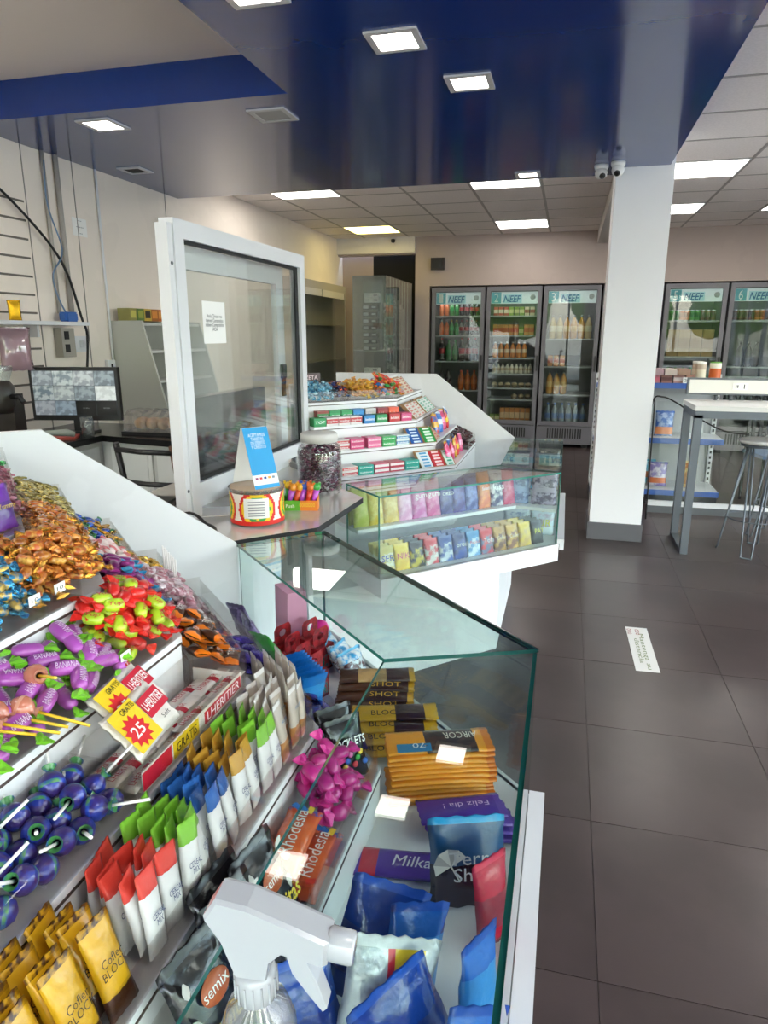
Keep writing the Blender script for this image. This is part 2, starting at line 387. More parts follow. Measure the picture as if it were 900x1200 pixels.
part('edge_rail', MB().box(T0, -.032, ZF - .03, -.005, -.012, ZF + .02).box(T0, -.012, ZF, -.005, -.001, ZF + .02), ALU, nc, F1, 'white profile along the glass front')
gbox(nc, 'end_glass', F2, .968, .01, ZF, .976, .28, ZT, big='lr')
for o in list(nc.children): world_child(o)
# far counter: 45 degree run and a straight run away from the camera
fc = thing('candy_counter', 'far white candy counter of gum shelves with a glass case of snack bags', 'counter', T(-.7, 3.6, 0))
T3, T4 = -.95, 1.0
part('plinth', MB().prism([(-.25, 3.13), (-.25, 4.05), (-1.25, 4.05), (-1.55, 3.45), (-.95, 2.43)], 0, ZP), WHITE, fc)
part('platform', MB().prism(plan(F3, [(T3, -.012), (0, -.012)]) + plan(F4, [(T4, -.012), (T4, 1.05)]) + plan(F3, [(-1.05 * K, 1.05), (T3 + .07, 1.05), (T3 + .07, .5), (T3, .5)]), ZP, ZF), WHITE, fc)
tiers(fc, F3, T3 + .07, 0, range(1, 5), 'hi'); tiers(fc, F4, 0, T4 - .002, range(1, 5), 'lo')
end_panel(fc, F4, T4, T4 + .022)
part('case_shelf', MB().prism([(T3 + .01, .20), (-.20 * K, .20), (-.5 * K, .5), (T3 + .01, .5)], .685, .70), WHITE, fc, F3)
part('case_shelf', MB().prism([(.05, .012), (T4 - .01, .012), (T4 - .01, .5), (.5 * K, .5), (.2 * K, .2)], .685, .70), WHITE, fc, F4)
part('back_panel', MB().prism([(T3 + .07, 1.01), (-1.01 * K, 1.01), (-1.03 * K, 1.03), (T3 + .07, 1.03)], ZF, 1.25), WHITE, fc, F3)
part('back_panel', MB().prism([(1.01 * K, 1.01), (T4, 1.01), (T4, 1.03), (1.03 * K, 1.03)], ZF, 1.25), WHITE, fc, F4)
part('side_panel', MB().box(T3 + .054, .50, ZF, T3 + .07, 1.01, .86), WHITE, fc, F3)
top_glass(fc, F3, T3, 0, 'hi'); top_glass(fc, F4, 0, T4 + .02, 'lo', mat('pale_glass_edge', '#9fb0ad', rough=.2))
gbox(fc, 'front_glass', F3, T3, 0, ZF, -.003, .008, ZT); gbox(fc, 'front_glass', F4, .003, 0, ZF, T4, .008, ZT)
gbox(fc, 'end_glass', F3, T3, .01, ZF, T3 + .008, .28, ZT, big='lr')
part('edge_rail', MB().box(.005, -.032, ZF - .03, T4, -.012, ZF + .02).box(.005, -.012, ZF, T4, -.001, ZF + .02), ALU, fc, F4, 'white profile along the glass front')
for o in list(fc.children): o.matrix_basis = T(.7, -3.6, 0) @ o.matrix_basis
# register counter between them
rc = thing('register_counter', 'grey topped register counter with black edge between the two candy counters', 'counter', T(-1.3, 2.4, 0))
top = [(-.935, 1.80), (-.745, 2.0), (-.72, 2.44), (-1.37, 3.10), (-1.56, 3.10), (-1.56, 1.36), (-1.375, 1.36)]
part('body', MB().prism([(-1.05, 1.80), (-.98, 2.0), (-1.02, 2.33), (-1.46, 3.06), (-1.53, 3.06), (-1.53, 1.42), (-1.40, 1.42)], 0, .868), WHITE, rc, T(1.3, -2.4, 0))
part('worktop', MB().prism(top, .868, .889, 0, 1), [mat('grey_worktop', '#c6c1bb', rough=.14, coat=.6, noise=.06, nscale=4), RUBBER], rc, T(1.3, -2.4, 0))
ZW = .889
# glass divider standing on the register counter
def frame_unit(t, Y0, Y1, z0, z1, w, dp, glass=GLASS, foot=True, gasket=True):
    part('stile', MB().box(-dp / 2, 0, z0, dp / 2, w, z1), ALU, t); part('stile', MB().box(-dp / 2, Y1 - Y0 - w, z0, dp / 2, Y1 - Y0, z1), ALU, t)
    part('rail', MB().box(-dp / 2, w, z1 - w, dp / 2, Y1 - Y0 - w, z1), ALU, t); part('rail', MB().box(-dp / 2, w, z0 + .06, dp / 2, Y1 - Y0 - w, z0 + .06 + w), ALU, t)
    part('pane', MB().box(-.003, w, z0 + .06 + w, .003, Y1 - Y0 - w, z1 - w), glass, t)
    if gasket:
        part('gasket', MB().box(.004, w, z1 - w - .012, .012, Y1 - Y0 - w, z1 - w).box(.004, Y1 - Y0 - w - .03, z0 + .06 + w, .012, Y1 - Y0 - w, z1 - w - .012).box(.004, w, z0 + .06 + w, .012, Y1 - Y0 - w - .03, z0 + .072 + w), RUBBER, t)
t = thing('glass_divider', 'large white framed glass divider standing on the register counter', 'divider', T(-1.2, 1.985, 0))
frame_unit(t, 1.985, 3.075, ZW, 1.832, .055, .05)
part('side_profile', MB().box(-.02, -.03, ZW, .02, -.002, 1.815), ALU, t)
for z in (1.70, .99): part('screw', MB().lathe([(.006, 0), (.005, .003)], 8), STEEL, t, T(.02, -.016, z) @ RY(PI / 2))
part('note', MB().box(.004, .18, 1.46, .0045, .34, 1.60), mat('paper', '#f2f1ee', rough=.8), t, None, 'white note taped to the glass')
_nt = text('Hola Chicos no\ntienen Caramelos\ndeben Comprarlos\nACA', .13, ink('#20202a'))
link('lettering', _nt, t, T(.0052, .26, 1.53) @ RZ(PI / 2) @ FRONT)
sh_ = part('sash', MB().box(-.012, 0, ZW, .012, .075, 1.775).box(-.012, .875, ZW, .012, .95, 1.775).box(-.012, .075, 1.70, .012, .875, 1.775).box(-.012, .075, ZW, .012, .875, ZW + .09), ALU, t, T(-.055, .045, 0), 'inner white sash with a black lock')
link('pane', MB().box(-.003, .075, ZW + .09, .003, .875, 1.70).mesh('pane', GLASS), sh_)
link('lock', MB().box(.013, .885, 1.30, .026, .93, 1.36).box(.013, .895, 1.22, .024, .92, 1.30).mesh('lock', BLACK), sh_)
# ================================================================ drinks coolers along the back wall
FR = mat('cooler_grey', '#67656a', rough=.4, metal=.2); FIN = mat('cooler_inside', '#8e8c8b', rough=.5)
def bottle(name, h, r, body, label, cap, n=10):
    p = [(r * .8, 0), (r, .02 * h / .25), (r, h * .30), (r * 1.01, h * .31), (r * 1.01, h * .55), (r, h * .56), (r * .92, h * .66), (r * .34, h * .87), (r * .34, h * .91), (r * .38, h * .915), (r * .38, h)]
    return Proto(name, 'bottle', MB().lathe(p, n, [0, 0, 0, 1, 0, 0, 0, 0, 2, 2]).mesh(name, [body, label, cap]))
def can(h, r, c, c2):
    return Proto('drink_can', 'can', MB().lathe([(r * .8, 0), (r, h * .06), (r, h * .3), (r, h * .75), (r, h * .92), (r * .8, h)], 12, [2, 0, 1, 0, 2]).mesh('drink_can', [c, c2, mat('can_metal', '#b9bcc0', rough=.3, metal=.8)]))
def carton(w, d, h, c, c2, name='drink_carton'):
    return Proto(name, 'carton', MB().box(-w / 2, -d / 2, 0, w / 2, d / 2, h, 0).box(-w / 2 - .0006, -d / 2 - .0006, h * .3, w / 2 + .0006, d / 2, h * .7, 1).mesh(name, [c, c2]))
def liq(h): return mat('liquid_' + h.strip('#'), h, rough=.12, coat=.5)
ORG, COLA, LIM, REDL, GRN = liq('#d9642a'), liq('#1b0f0d'), liq('#3f8d45'), ink('#a8232b'), ink('#2d8a3c')
B_or = bottle('soda_bottle', .20, .032, ORG, ink('#e06a24'), ink('#d0d0d0')); B_gr = bottle('soda_bottle', .20, .032, LIM, ink('#2f9a4a'), ink('#e8c020'))
B_co = bottle('soda_bottle', .20, .032, COLA, REDL, REDL); B_co2 = bottle('soda_bottle', .31, .044, COLA, REDL, REDL)
B_or2 = bottle('soda_bottle', .27, .042, mat('amber', '#b2571f', rough=.2), ink('#c86a2a'), ink('#c03a20')); B_dk = bottle('soda_bottle', .29, .043, COLA, ink('#3a2020'), ink('#1c1c1c'))
B_gr2 = bottle('soda_bottle', .28, .042, liq('#4e7a52'), ink('#2e7d46'), GRN)
B_am = bottle('juice_bottle', .30, .045, liq('#c99048'), ink('#d9b06a'), ink('#8b8b8b')); B_ye = bottle('juice_bottle', .30, .045, liq('#cfb587'), ink('#d7c9a0'), ink('#8b8b8b'))
B_jo = bottle('juice_bottle', .21, .036, liq('#d98a4e'), ink('#e8c9a8'), ink('#e0e0e0')); B_wh = bottle('yogurt_bottle', .13, .03, ink('#d8cdbc'), ink('#c2ab8e'), ink('#e8e8e8'))
B_wa = bottle('water_bottle', .30, .042, liq('#7e8690'), ink('#5b6f9c'), ink('#4a6ab0')); B_bk = bottle('water_bottle', .30, .045, liq('#3b3d42'), ink('#2c2e33'), ink('#24262a'))
C_mx = [carton(.06, .06, .11, ink(a), ink(b)) for a, b in (('#b04a3c', '#d9c7b0'), ('#7d8f3e', '#c9c08a'), ('#c8b49a', '#9c4a42'))]
C_or = carton(.065, .06, .14, ink('#d08a4c'), ink('#c4562c')); C_pk = carton(.06, .07, .2, ink('#c98048'), ink('#e0b890'))
K_gr, K_or, K_br = can(.13, .03, ink('#4d8a4a'), ink('#2d6a3c')), can(.13, .03, ink('#b8642f'), ink('#8a4520')), can(.13, .03, ink('#6d4a40'), ink('#58473f'))
K_gold = carton(.13, .1, .33, ink('#a8864e'), ink('#96713e'), 'beer_pack')
K_dark = carton(.17, .12, .1, ink('#241f28'), ink('#3a2f3c'), 'drink_tray')
def roll_bag():
    mb = MB().lathe([(.018, 0), (.036, .012), (.043, .035), (.034, .06), (.012, .072)], 10, [0, 1, 0, 0]); return Proto('bread_bag', 'bag', mb.mesh('bread_bag', [mat('bread', '#bba484', rough=.6), ink('#7d6a55')]))
BRD = roll_bag()
CONT = {1: [(1.735, [B_or, B_or, B_gr, B_gr, B_co, B_co, B_co, B_co]), (1.48, [B_or, B_or, B_gr, B_gr, B_co, B_co, B_co, B_co]), (1.135, [B_co2, B_gr2, B_gr2, B_co2, B_co2, B_co2]), (.74, [B_dk, B_dk, None, B_or2, B_or2, B_or2])],
        2: [(1.735, [C_mx[0], C_mx[0], C_mx[0], C_mx[1], C_mx[1], C_mx[1], C_mx[2], C_mx[2]]), (1.48, [C_or] * 5 + [C_mx[1], C_or, C_or]), (1.185, [B_jo] * 6 + [None]), (.975, [B_wh] * 9), (.785, [BRD] * 6), (.63, [None, None, None, BRD, BRD, BRD]), (.31, [C_mx[1], C_mx[1]] + [C_pk] * 6)],
        3: [(1.435, [B_ye, B_ye, B_am, B_am, B_am, B_ye]), (1.08, [C_or, C_or, C_or, None, None, None, None]), (.71, [B_am, B_am, B_am, None, None, None]), (.29, [B_wa] * 6)],
        4: [(1.435, [B_am] * 6), (.9, [B_wa] * 6)],
        5: [(1.66, [K_gr, K_gr, K_or, K_or, K_gr, K_gr, K_br, K_br, K_br]), (1.22, [K_gold] * 4), (.8, [B_gr2] * 6)],
        6: [(1.66, [K_br] * 4 + [K_or] * 2 + [K_br] * 3), (1.10, [None, B_bk, B_bk, B_bk, None, None]), (.98, [K_dark, K_dark, K_dark]), (.5, [B_bk] * 6)]}
WORD = {1: 'first', 2: 'second', 3: 'third', 4: 'fourth', 5: 'fifth', 6: 'sixth'}
ORD = ['first', 'second', 'third', 'fourth', 'fifth', 'sixth', 'seventh', 'eighth', 'ninth']
SHN = ['top', 'second', 'third', 'fourth', 'fifth', 'sixth', 'lowest']
SIGNM = mat('lit_sign_white', '#cfd8da', rough=.5, emit=.28); TEAL = mat('sign_teal', '#5ea9b5', rough=.5, emit=.1); NAVY = ink('#2f6ea0')
CGL = pane('cooler_glass', '#e9eeec', .03, 4.0)
for i in range(1, 7):
    x0 = -1.84 + .74 * (i - 1); w, y0, dp, H = .72, 9.55, .66, 2.10
    t = thing('drinks_cooler', '%s tall grey glass door drinks cooler, numbered %d on its header' % (WORD[i], i), 'cooler', T(x0 + .01, y0, 0), 'numbered drinks coolers')
    part('body', MB().box(0, .05, .05, .03, dp, H).box(w - .03, .05, .05, w, dp, H).box(.03, dp - .03, .05, w - .03, dp, H).box(.03, .05, H - .03, w - .03, dp - .03, H).box(.03, .05, .05, w - .03, dp - .03, .26), [FR], t)
    part('lining', MB().box(.03, dp - .045, .26, w - .03, dp - .03, H - .03).box(.03, .06, .26, .04, dp - .045, H - .03).box(w - .04, .06, .26, w - .03, dp - .045, H - .03).box(.04, .06, .26, w - .04, dp - .045, .275), FIN, t)
    d = part('door', MB().box(.004, 0, .30, .055, .045, H).box(w - .055, 0, .30, w - .004, .045, H).box(.055, 0, H - .055, w - .055, .045, H).box(.055, 0, .30, w - .055, .045, .355), FR, t)
    link('pane', MB().box(.055, .018, .355, w - .055, .024, H - .055).mesh('pane', CGL), d)
    link('handle', MB().box(w - .035, -.022, 1.02, w - .012, 0, 1.22).mesh('handle', BLACK), d)
    part('led_strip', MB().box(.06, .065, 1.90, w - .06, .085, 1.912), mat('cooler_led', '#f6f8ff', emit=5), t)
    g = part('grille', MB().box(.0, .005, .05, w, .05, .29), FR, t)
    lv = MB()
    for q in range(14): lv.box(.14 + q * .033, .001, .13, .158 + q * .033, .005, .26)
    link('louvre', lv.mesh('louvre', BLACK), g); tag(g.children[0], kind='stuff')
    part('foot', MB().box(.04, .05, 0, .12, .6, .05), BLACK, t); part('foot', MB().box(w - .12, .05, 0, w - .04, .6, .05), BLACK, t)
    s = part('header_sign', MB().box(.06, .032, 1.885, w - .06, .05, 2.035), SIGNM, t, None, 'pale lit header sign')
    link('number_field', MB().box(.065, .029, 1.89, .19, .032, 2.03).mesh('number_field', TEAL), s)
    link('name_field', MB().box(.215, .029, 1.893, .46, .032, 2.0).mesh('name_field', mat('sign_pale_blue', '#a9d3dc', rough=.5, emit=.15)), s)
    link('lettering', text(str(i), .05, ink('#e8f4f4'), .11), s, T(.127, .028, 1.96) @ FRONT)
    link('lettering', text('NEEF', .225, NAVY, .085, shear=.25, thick=.02), s, T(.335, .028, 1.946) @ FRONT)
    link('badge', MB().lathe([(.035, 0), (.03, .003)], 14).mesh('badge', ink('#b8bcbc')), s, T(w - .12, .032, 1.965) @ FRONT)
    for j, (z, items) in enumerate(CONT[i]):
        part('shelf', MB().box(.045, .07, z - .018, w - .045, dp - .06, z), mat('shelf_wire', '#b5b4b2', rough=.4, metal=.3), t)
        n = len(items)
        for q, p in enumerate(items):
            if p is None: continue
            x = x0 + .01 + .085 + (w - .17) * (q + .5) / n
            p.place(T(x, y0 + .15 + R.uniform(-.006, .006), z) @ RZ(R.uniform(-.05, .05) if p.cat == 'carton' else R.uniform(0, 6)),
                    '%s, %s from left on the %s shelf of the %s cooler' % ({'soda_bottle': 'soda bottle', 'juice_bottle': 'juice bottle', 'yogurt_bottle': 'small pale drink bottle', 'water_bottle': 'water bottle', 'drink_can': 'drink can', 'drink_carton': 'small drink carton', 'beer_pack': 'golden multipack', 'drink_tray': 'dark drink tray', 'bread_bag': 'beige bread bag'}[p.name] + {id(B_or): ' of orange drink', id(B_gr): ' of green drink', id(B_co): ' of cola', id(B_co2): ' of cola', id(B_gr2): ' of greenish drink', id(B_or2): ' of amber drink', id(B_dk): ' of dark cola', id(B_am): ' of amber juice', id(B_ye): ' of pale juice'}.get(id(p), ''), ORD[q], SHN[j], WORD[i]),
                    'drinks on the %s shelf of the %s cooler' % (SHN[j], WORD[i]))
# ================================================================ right side: gondola, screen, high table, stools
BLU = mat('shelf_blue_edge', '#3c63b0', rough=.4); GSH = mat('gondola_white', '#c9ccce', rough=.4)
gx0, gx1, gy = .27, 1.36, 6.5
t = thing('gondola_shelf', 'low retail shelf with blue edges behind the pillar and high table', 'shelf', T(gx0, gy, 0))
W_ = gx1 - gx0
part('back_panel', MB().box(0, .40, .06, W_, .42, 1.10), mat('gondola_back', '#a9acae', rough=.5), t)
for x in (.0, W_ - .04):
    u = part('upright', MB().box(x, .37, 0, x + .04, .44, 1.14), GSH, t)
    hm = MB()
    for q in range(20): hm.box(x + .012, .366, .12 + q * .05, x + .028, .37, .145 + q * .05)
    tag(link('slots', hm.mesh('slots', RUBBER), u), kind='stuff')
for z, dpt in ((1.075, .34), (.60, .42), (.14, .46)):
    s = part('shelf', MB().box(0, .40 - dpt, z - .02, W_, .40, z), GSH, t)
    link('price_rail', MB().box(0, .40 - dpt - .008, z - .045, W_, .40 - dpt, z + .003).mesh('price_rail', BLU), s)
part('base', MB().box(0, .0, 0, W_, .44, .09), mat('gondola_base', '#3b3c40', rough=.5), t)
def bag_mesh(name, w, h, th, mats, bandz=None, n=8, zig=True, top=.07, puff=1.0, xband=None):
    """upright filled bag: flat sealed ends, swollen middle; mats = body, seal, band"""
    mb = MB(); st = [0, .05, .13, .24, .36, .5, .62, .74, .85, 1 - top, 1]; rr = random.Random(name + str(w + h))
    for i, u in enumerate(st):
        e = max(0., math.sin(PI * min(1, u * 1.02) ** .85)) ** .6 if 0 < u < 1 - top else 0
        hw = w / 2 * (1 - .07 * e); tt = max(.0012, th / 2 * e * puff)
        for j in range(2 * n):
            a = j / n
            x = -hw + 2 * hw * a if a <= 1 else hw - 2 * hw * (a - 1)
            k = max(0, 1 - (x / hw) ** 2) ** .5
            zz = u * h + (((j % 2) * .0032 * min(1, w / .1)) if zig and i in (0, len(st) - 1) and j <= n else ((2 * n - j) % 2 * .0032 * min(1, w / .1) if zig and i in (0, len(st) - 1) else 0)) * (1 if i else -1)
            cr = 1 + rr.uniform(-.22, .22) * (1 if 0 < u < 1 else 0)
            mb.v.append((x * (1 + rr.uniform(-.02, .02)), (-1 if a < 1 or j == n else 1) * tt * k * cr + rr.uniform(-.02, .02) * th if j not in (0, n) else 0, zz))
        if i:
            for j in range(2 * n):
                q = (j + 1) % (2 * n); mm = 1 if i == len(st) - 1 else (2 if bandz and bandz[0] <= (st[i] + st[i - 1]) / 2 <= bandz[1] else 0)
                if xband and mm == 0 and j < n:
                    for xa, xb, xm in xband:
                        if xa <= (j + .5) / n <= xb: mm = xm
                mb.face([(i - 1) * 2 * n + j, (i - 1) * 2 * n + q, i * 2 * n + q, i * 2 * n + j], mm, True)
    return mb.mesh(name, mats)
def bag(name, w, h, th, c, c2=None, c3=None, bandz=None, txt=None, tcol='#ffffff', tw=.7, tz=.6, cat='bag', thick=.0, puff=1., th2=None, shear=0.):
    me = bag_mesh(name, w, h, th, [c, c2 or c, c3 or c], bandz, puff=puff)
    parts = []
    if txt: parts.append(('lettering', text(txt, w * tw, ink(tcol), th2, thick=thick, shear=shear), T(0, -th * .6 * puff - .0012, h * tz) @ FRONT))
    return Proto(name, cat, me, parts)
chip1 = bag('snack_bag', .17, .22, .07, wrap('#c9c3cf', 'chips_white', noise=.5, nscale=18, col2='#7a6aa8'), wrap('#3c3f8a'), wrap('#c86a3c'), (.1, .4))
chip2 = bag('snack_bag', .16, .22, .06, wrap('#2e5fae', 'chips_blue', noise=.5, nscale=20, col2='#9ab0d8'), wrap('#2e5fae'), wrap('#d98a5a'), (.05, .3))
chip3 = bag('snack_bag', .15, .24, .06, wrap('#d3b56a', 'chips_yellow', noise=.5, nscale=18, col2='#b06a30'), wrap('#e0cf98'), wrap('#a5723a'), (.1, .5))
chip4 = bag('snack_bag', .15, .22, .06, wrap('#58b5cf', 'chips_cyan', noise=.5, nscale=18, col2='#a8d8e4'), wrap('#4a9fc0'), wrap('#c47a4a'), (.2, .5))
for P_, x, z, l in ((chip2, .88, .60, 'blue and orange snack bag on the middle gondola shelf'), (chip2, .66, .60, 'blue snack bag on the middle gondola shelf near the pillar'), (chip4, .62, .14, 'light blue snack bag on the bottom gondola shelf beside the pillar'),
                    (chip1, .86, .14, 'white and purple chips bag on the bottom gondola shelf, front one'), (chip3, 1.12, .14, 'yellow snack bag on the bottom gondola shelf behind the table leg'), (chip4, .78, .14, 'light blue snack bag on the bottom gondola shelf behind the chips')):
    yy = gy + (.12 if z > .3 else .09) + (.13 if 'behind the chips' in l else 0)
    P_.place(T(x, yy, z + .006) @ RX(-.08), l)
for q in range(5):
    carton(.09, .12, .07, ink(['#c6a9a0', '#c97a86', '#9c6a62', '#b58a86', '#a87868'][q]), ink(['#8a4a48', '#d86a80', '#6a3a38', '#e0d0d0', '#d8c8c0'][q]), 'wafer_box').place(T(.66 + .1 * q, gy + .15, 1.075), ['beige', 'bright pink', 'brown', 'grey pink', 'brownish end'][q] + ' wafer box on the top gondola shelf')
for q in range(4):
    Proto('wafer_tray', 'box', MB().box(-.05, -.12, 0, .05, .12, .05).mesh('wafer_tray', ink(['#b9a9a2', '#a78a92', '#c2b4ac', '#9a7a68'][q]))).place(T(.66 + .11 * q, gy + .14, 1.1465), 'shallow box lying on the wafer boxes, place %s from pillar' % ['one', 'two', 'three', 'four'][q], 'boxes stacked on the wafer boxes')
for q, (x, s_) in enumerate(((.72, '30'), (1.02, '20'))):
    c = one('price_card', MB().box(-.03, -.0006, 0, .03, .0006, .05).mesh('price_card', ink('#f4f2ee')), 'white handwritten price card %s' % ['near the pillar', 'further from the pillar'][q] + ' on the top gondola shelf', 'price card', T(x, gy + .075, 1.0765))
    link('lettering', text(s_, .035, ink('#222222')), c, T(0, -.0012, .025) @ FRONT)
cj = Proto('snack_canister', 'canister', MB().lathe([(.04, 0), (.043, .01), (.043, .05), (.043, .12), (.043, .165), (.044, .17), (.044, .185)], 14, [0, 0, 1, 0, 2, 2]).mesh('snack_canister', [ink('#bfae9a'), ink('#d8cfb8'), ink('#d8d8d0')]))
for q in range(3): cj.place(T(1.13 + .0 * q, gy + .10 + .09 * q, 1.0752), ['beige snack canister at the front of the top gondola shelf', 'beige snack canister in the middle behind another on the top shelf', 'beige snack canister at the back of the top shelf'][q])
cj2 = Proto('snack_canister', 'canister', MB().lathe([(.045, 0), (.048, .01), (.048, .05), (.048, .13), (.048, .175), (.048, .185)], 14, [0, 1, 2, 1, 0]).mesh('snack_canister', [ink('#5d9a3a'), ink('#e9e4d0'), ink('#d0632c')]))
cj2.place(T(1.25, gy + .12, 1.0752), 'green and orange snack canister at the right end of the gondola')
# glass screen
t = thing('glass_screen', 'low glass screen with white bottom rail behind the high table', 'screen', T(.74, 6.18, 0))
part('bottom_rail', MB().box(0, -.02, .06, 3.2, .02, .10), ALU, t); part('pane', MB().box(.01, -.004, .10, 3.19, .004, .95), GLASS, t)
part('base_rail', MB().box(0, -.03, 0, 3.2, .03, .06), STEEL, t)
# high table
TS = mat('table_steel', '#5d636a', rough=.4, metal=.4); TOPW = mat('table_white', '#dcdad6', rough=.35)
t = thing('high_table', 'high bar table with white top and square grey steel legs', 'table', T(.84, 4.95, 0))
part('table_top', MB().box(0, 0, 1.0, 2.0, .52, 1.032), TOPW, t)
for y in (.01, .46):
    part('leg', MB().box(.005, y, 0, .055, y + .05, .97), TS, t); part('leg', MB().box(1.94, y, 0, 1.99, y + .05, .97), TS, t)
part('apron', MB().box(.005, .01, .95, 1.99, .06, 1.0).box(.005, .46, .95, 1.99, .51, 1.0).box(.005, .06, .95, .055, .46, 1.0).box(1.94, .06, .95, 1.99, .46, 1.0), TS, t)
part('foot_bar', MB().box(.005, .06, 0, .055, .46, .03), TS, t); part('foot_bar', MB().box(1.94, .06, 0, 1.99, .46, .03), TS, t)
t = thing('power_bar', 'white power strip board with outlet, raised above the high table', 'power strip', T(.85, 5.42, 1.032))
part('panel', MB().box(.012, 0, .05, 1.9, .03, .145), mat('cream_panel', '#e6e2da', rough=.4), t)
part('frame', MB().box(0, -.004, .145, 1.91, .034, .157).box(0, -.004, .038, 1.91, .034, .05).box(0, -.004, .05, .012, .034, .145), STEEL, t)
for x in (.2, .3, 1.6): part('post', MB().tube([(x, .015, 0), (x, .015, .04)], .012, 8), STEEL, t)
o = part('outlet', MB().box(.30, -.005, .075, .40, 0, .125), mat('outlet_white', '#f0eee8', rough=.4), t)
link('socket', MB().box(.318, -.0065, .09, .324, -.005, .11).box(.330, -.0065, .09, .336, -.005, .11).box(.372, -.0065, .085, .378, -.005, .115).mesh('socket', RUBBER), o)
def stool(label, x, y, H, rz, top):
    t = thing('bar_stool', label, 'stool', T(x, y, 0) @ RZ(rz), 'bar stools')
    part('seat', MB().lathe([(.12, H - .03), (.15, H - .025), (.158, H - .012), (.155, H - .003), (.14, H)], 24), top, t)
    part('seat_ring', MB().lathe([(.13, H - .045), (.14, H - .045), (.14, H - .03), (.13, H - .03)], 20), TS, t)
    for q in range(4):
        a = PI / 4 + q * PI / 2; ca, sa = math.cos(a), math.sin(a); ca2, sa2 = math.cos(a + .32), math.sin(a + .32)
        part('leg', MB().tube([(.11 * math.cos(a - .5), .11 * math.sin(a - .5), H - .045), (.21 * ca, .21 * sa, .02), (.215 * ca, .215 * sa, .007), (.215 * ca2 * .99, .215 * sa2 * .99, .007), (.21 * ca2 * .98, .21 * sa2 * .98, .02), (.11 * math.cos(a + .8), .11 * math.sin(a + .8), H - .045)], .0065, 8), TS, t)
    part('foot_ring', MB().tube([(.178 * math.cos(k * PI / 10), .178 * math.sin(k * PI / 10), .25) for k in range(21)], .005, 6), TS, t)
stool('round white topped bar stool with hairpin legs beside the high table', 1.33, 5.14, .80, .3, TOPW)
stool('second bar stool with greenish top between table and glass screen', 1.62, 5.62, .76, .9, mat('stool_grey', '#b9c4bf', rough=.4))
t = thing('dark_chair', 'dark slatted chair standing behind the glass screen', 'chair', T(1.85, 6.75, 0) @ RZ(.2))
part('seat', MB().box(-.2, -.2, .44, .2, .2, .47), mat('chair_seat_blue', '#5a6f8c', rough=.5), t)
for x in (-.19, .17):
    for y in (-.19, .17): part('leg', MB().box(x, y, 0, x + .02, y + .02, .44 if y < 0 else .80), BLACK, t)
for q in range(5): part('slat', MB().box(-.15 + q * .065, .172, .50, -.12 + q * .065, .186, .76), BLACK, t)
part('top_rail', MB().box(-.17, .17, .76, .17, .19, .80), BLACK, t)
t = thing('side_table', 'small table with brown top behind the glass screen at right edge', 'table', T(2.6, 6.75, 0))
part('top', MB().box(-.35, -.3, .70, .35, .3, .74), mat('table_brown', '#8a7064', rough=.5), t)
part('leg', MB().tube([(0, 0, .02), (0, 0, .70)], .03, 10), BLACK, t); part('base', MB().box(-.2, -.2, 0, .2, .2, .02), BLACK, t)
def cable(name, pts, r, m, label, cat='cable'):
    P = [Vector(p) for p in pts]; out = []
    for i in range(len(P) - 1):
        a, b, c, d = P[max(i - 1, 0)], P[i], P[i + 1], P[min(i + 2, len(P) - 1)]
        for k in range(6):
            u = k / 6; out.append(.5 * (2 * b + (c - a) * u + (2 * a - 5 * b + 4 * c - d) * u * u + (3 * b - a - 3 * c + d) * u ** 3))
    out.append(P[-1])
    return one(name, MB().tube(out, r, 6).mesh(name, m), label, cat)
cable('power_cable', [(.66, 5.75, .05), (.65, 5.74, .6), (.66, 5.72, .98), (.72, 5.65, 1.03), (.82, 5.55, .99), (.95, 5.52, .90), (1.15, 5.53, .80), (1.32, 5.52, .78)], .006, RUBBER, 'black power cable looping from the pillar under the table')
cable('power_cable', [(.70, 5.78, .03), (.69, 5.77, .5), (.68, 5.75, .90), (.67, 5.72, 1.0), (.64, 5.70, .93), (.63, 5.72, .80)], .006, RUBBER, 'black cable hanging beside the pillar down to the floor')
sg = one('floor_sticker', MB().box(-.053, -.25, .0002, .053, .25, .0014).mesh('floor_sticker', mat('sticker_white', '#dcd8d0', rough=.5)), 'white distance sticker with red and green handwriting on floor', 'sticker', T(.441, 3.31, 0) @ RZ(.02))
link('lettering', text('Mantenga su\ndistancia', .40, ink('#6b7a3a'), .05), sg, T(0, -.03, .002) @ RZ(-PI / 2)); link('lettering', text('ooo\nooo', .07, ink('#9a3a32'), .06), sg, T(-.02, .19, .002) @ RZ(-PI / 2))
# ================================================================ kiosk back area on the left
BTOP = mat('black_stone_top', '#121214', rough=.25); CABG = mat('cabinet_grey', '#bfc0be', rough=.45)
t = thing('back_counter', 'back work counter with black top and pale grey cupboard doors', 'counter', T(-2.8, 3.4, 0))
M0 = T(2.8, -3.4, 0)
part('worktop', MB().prism([(-3.14, 2.2), (-2.60, 2.2), (-2.60, 3.44), (-1.85, 3.30), (-1.85, 3.95), (-3.14, 3.95)], .885, .92), BTOP, t, M0)
part('body', MB().prism([(-3.13, 2.22), (-2.64, 2.22), (-2.64, 3.49), (-1.89, 3.35), (-1.89, 3.93), (-3.13, 3.93)], 0, .885), CABG, t, M0)
for x0, x1 in ((-2.56, -2.25), (-2.22, -1.92)):
    yy = 3.49 - (x0 + 2.64) * .1867; c = part('door', MB().box(0, -.014, .08, x1 - x0, 0, .85).box(.03, -.018, .11, x1 - x0 - .03, -.014, .82), mat('cupboard_white', '#d3d5d3', rough=.45), t, M0 @ T(x0, yy - .0005, 0) @ RZ(-.1846))
